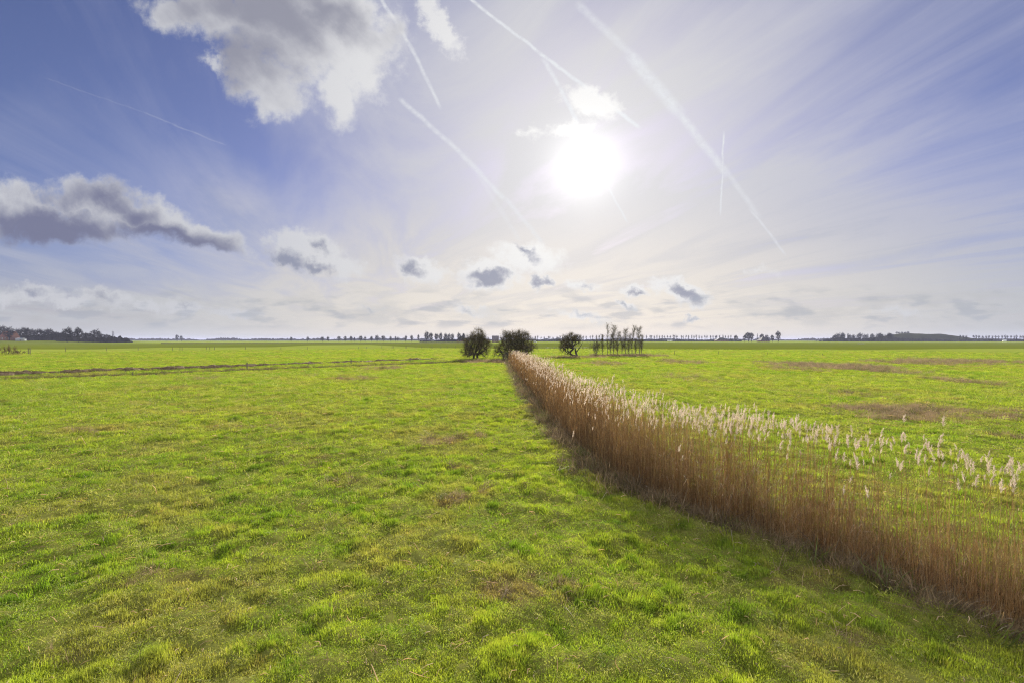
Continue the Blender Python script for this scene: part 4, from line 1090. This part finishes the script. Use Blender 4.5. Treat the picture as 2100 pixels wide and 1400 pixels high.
def fences():
    rg = np.random.default_rng(77)
    # single posts along the cross ditch
    for px, py, hp, lab in ((271, 768, 18, 'wooden post nearest the left edge along the brown cross ditch'), (506.5, 757, 14, 'wooden post beside the cross ditch in the left half of the meadow'), (720, 748.5, 12, 'dark post by the cross ditch, between the left post and the bushy trees'), (841, 743, 9, 'short post by the cross ditch nearest the bushy trees')):
        post(px, py - .5, hp, lab, r_=.075)
    for px, py, hp, lab in ((1383, 727, 8, 'thin post right of the slender trees on the bright meadow'), (1473, 727, 7.5, 'thin post on the bright meadow, second to the right of the slender trees'), (1573.5, 727.5, 5.5, 'short thin post on the bright meadow in front of the pyramid roof farm'), (1687, 728.5, 4, 'faint short post on the bright meadow in front of the dark wood')):
        post(px, py, hp, lab, r_=.07)
    # wire fence along the painted shadow band: posts and two wires
    def fence(label, pts, hpx, wires=True):
        b = [at(px, py, .15) for px, py in pts]; t = thing('wire_fence', label, 'fence', b[0])
        o = np.array(b[0])
        for (p, hp) in zip(b, hpx):
            h = hp / F * p[1] + .15; r_ = .085
            v, q = tubes([[0, 0, 0]], [[rg.normal(0, .03), 0, h]], r_, r_ * .8, 6); link('post', make_mesh('post', v, q), M_POST, parent=t, loc=tuple(np.array(p) - o))
        if wires:
            P = np.array(b) - o; hs = np.array(hpx) / F * np.array(b)[:, 1]; segs = [[], []]
            for f in (.55, .9):
                Q = P + np.stack([0 * hs, 0 * hs, hs * f + .1], 1); segs[0].append(Q[:-1]); segs[1].append(Q[1:])
            v, q = tubes(np.concatenate(segs[0]), np.concatenate(segs[1]), .012, .012, 3); link('wire', make_mesh('wire', v, q), M_WIRE, parent=t)
    fence('wire fence with thin far posts across the left meadow', [(134, 720), (218, 719.5), (283, 719), (354, 718.5), (369, 718), (373.5, 718), (423, 717), (430, 717), (440, 717), (503.5, 716.5), (576, 716.5), (630, 716)], [8, 8, 7.5, 7, 7, 7, 6.5, 6, 6, 6, 5, 5])
    pts = [(735, 715.2), (752, 715.2), (783, 714.6), (804, 714.6), (806.5, 714.6), (832, 714.4), (834, 714.4), (853, 714.2), (865, 714.2), (884, 714.2), (886.5, 714.2), (904, 714), (917, 714), (934, 714)]
    fence('wire fence of close posts left of the bushy trees', pts, [5 + rg.uniform(-.8, .8) for _ in pts])
    fence('wire fence behind the widest bushy tree and the leaning tree', [(1102, 716), (1120, 716), (1138, 716), (1196, 716.5), (1208, 716.5)], [6, 6, 5.5, 5.5, 5.5])
    # field gate at the far left, beside the rough brown scrub
    x, y, z = at(61, 726.5, .1); t = thing('field_gate', 'small weathered gate at the end of the brown scrub near the left edge', 'gate', (x, y, z)); h = 14 / F * y
    for dx in (-.45, .1): v, q = tubes([[dx, 0, 0]], [[dx, 0, h]], .11, .09, 6); link('post', make_mesh('post', v, q), M_POST, parent=t)
    v, q = tubes([[-.45, 0, h * f] for f in (.35, .6, .85)], [[.1, .0, h * f] for f in (.35, .6, .85)], .035, .035, 5); link('rail', make_mesh('rail', v, q), M_POST, parent=t)
    # brown scrub at the left edge
    for px, w, hh, lab in ((-8, 5.5, 2.6, 'brown leafless scrub cut by the left edge of the photo'), (18, 5.0, 3.2, 'tallest brown leafless scrub near the left edge, left of the gate'), (38, 4.0, 1.6, 'low brown scrub just left of the small weathered gate')):
        tr = grow_tree(rg, 16, 1, [9], .55, .55, .0, .2, 1.6, .03, 1.6, .022, .05)
        ms = tree_meshes(tr, (w, 3.5, hh), 1, ('stem', 'twigs')); x, y, z = at(px, 726.5, .1)
        t = thing('scrub_bush', lab, 'bush', (x, y, z)); link('stem', ms[0], M_BARK, parent=t); link('twigs', ms[1], M_EARTHTWIG, parent=t)

M_EARTHTWIG = new_mat('brown_twigs'); p = objco(); f = noise(p, 1.2, 3, 0.6)
finish(leafy(mixc(sstep(f, .3, .7), (0.12, 0.07, 0.045), (0.20, 0.125, 0.075)), 0.3, None, 0.0))

def heaps():
    """Heaps of dredged reed and earth along the far side of the cross ditch."""
    rg = np.random.default_rng(88); protos = []
    for k in range(6):
        n, mm = 16, 9; v = []
        th = np.linspace(0, 2 * math.pi, n, endpoint=False); ph = np.linspace(0, 1, mm)
        A, B = np.meshgrid(th, ph); R = B ** .8
        x, y = R * np.cos(A) * .95, R * np.sin(A) * .5
        z = .36 * (1 - R ** 2.2) * (.55 + .9 * vn(x + k * 9, y + 3, .42, 5)) + (vn(x + 5 * k, y, .14, 6) - .5) * .10 * (R < .97) - .03
        x = x + (vn(x + k, y, .3, 7) - .5) * .25; vv = np.stack([x, y, z], -1).reshape(-1, 3)
        i = (np.arange(mm - 1) * n)[:, None] + np.arange(n)[None]; j = (np.arange(mm - 1) * n)[:, None] + ((np.arange(n) + 1) % n)[None]
        q = np.stack([i, j, j + n, i + n], -1).reshape(-1, 4)
        # stalks sticking out
        ns = 90; a = rg.uniform(0, 6.283, ns); r_ = np.sqrt(rg.uniform(0, 1, ns)) * .9
        p0 = np.stack([r_ * np.cos(a) * .95, r_ * np.sin(a) * .5, .25 * (1 - r_ ** 2)], 1)
        p1 = p0 + np.stack([rg.normal(0, .2, ns), rg.normal(0, .12, ns), rg.uniform(.0, .22, ns)], 1)
        m_ = make_mesh('earth_heap', vv, q, None, None, True); m_.materials.append(M_EARTH)
        sv, sq = tubes(p0, p1, .014, .006, 3); m2 = make_mesh('stalks', sv, sq); m2.materials.append(M_EARTHTWIG)
        protos.append((m_, m2))
    al = -22.0
    while al < 66:
        gap = rg.uniform(.6, 1.25) if rg.uniform() > .06 or al > 10 else rg.uniform(2.2, 4.0)
        al += gap; off = 7.4 + rg.normal(0, .4) + 5.5 * float(ss(np.array(al), 20, 65))
        x = CD0[0] + CDD[0] * al + CDN[0] * off; y = CD0[1] + CDD[1] * al + CDN[1] * off
        px = CX + F * x / y
        if px < -60: continue
        zone = 'behind the cross ditch near the left edge' if px < 330 else 'behind the cross ditch in the left meadow' if px < 640 else 'behind the cross ditch towards the bushy trees'
        k = rg.integers(6); s_ = rg.uniform(.75, 1.4)
        o = link('earth_heap', protos[k][0], None, loc=(x, y, float(ground_z(np.array([x]), np.array([y]))[0])), rz=math.pi / 4 + rg.normal(0, .25), label='low heap of brown dredged reed ' + zone, category='heap', group='dredged heaps ' + zone)
        o.scale = (s_ * rg.uniform(1.0, 1.7), s_, s_ * rg.uniform(.65, 1.1))
        link('stalks', protos[k][1], None, parent=o)

hawthorns(); slender_trees(); far_trees(); backdrop(); buildings(); fences(); heaps()
#MARK_END_TREES
# ------------------------------------------------------------------ haze
def haze():
    m = new_mat('haze_air')
    v = T.nt.nodes.new('ShaderNodeVolumePrincipled'); v.inputs['Color'].default_value = (0.66, 0.70, 0.95, 1)
    v.inputs['Density'].default_value = 0.00009; v.inputs['Anisotropy'].default_value = 0.0
    o = T.nt.nodes.new('ShaderNodeOutputMaterial'); T.nt.links.new(v.outputs[0], o.inputs['Volume'])
    link('haze', make_mesh('haze', *box(-16000, 16000, -16000, 16000, -2.2, 48)), m, kind='stuff')
haze()
# ------------------------------------------------------------------ straw and broken reed lying on the meadow
def litter():
    rg = np.random.default_rng(99); n = 2600
    x, y, d = pick_points(n, 5.0, 45, 1.1, rg, 50)
    ed, ey = edge_dist(x, y); k = (ed < -.2) | (ed > 3.2) ; x, y, d = x[k], y[k], d[k]; n = len(x)
    L = rg.uniform(.05, .16, n) * (np.maximum(d, 8) / 8) ** .25; big = rg.uniform(0, 1, n) < .12; L[big] *= 2.0
    a = rg.uniform(0, 6.283, n); el = np.abs(rg.normal(0, .22, n)); up = rg.uniform(0, 1, n) < .12; el[up] = rg.uniform(.6, 1.3, up.sum())
    z = ground_z(x, y) + rg.uniform(.035, .09, n)
    p0 = np.stack([x, y, z], 1); dv = np.stack([np.cos(a) * np.cos(el), np.sin(a) * np.cos(el), np.sin(el)], 1) * L[:, None]
    mid = p0 + dv * .5 + np.stack([rg.normal(0, .02, n), rg.normal(0, .02, n), .02 + 0 * a], 1)
    r_ = rg.uniform(.003, .0065, n) * (np.maximum(d, 8) / 8) ** .5
    v1, q1 = tubes(p0, mid, r_, r_, 4); v2, q2 = tubes(mid, p0 + dv, r_, r_ * .4, 4)
    v, q = join((v1, q1), (v2, q2)); c = np.array([.66, .54, .36]) * rg.uniform(.5, 1.25, (n, 1)); c = np.repeat(c, 8, 0)
    link('straw_litter', make_mesh('straw_litter', v, q, None, np.vstack([c, c])), M_STALK, kind='stuff')
litter()
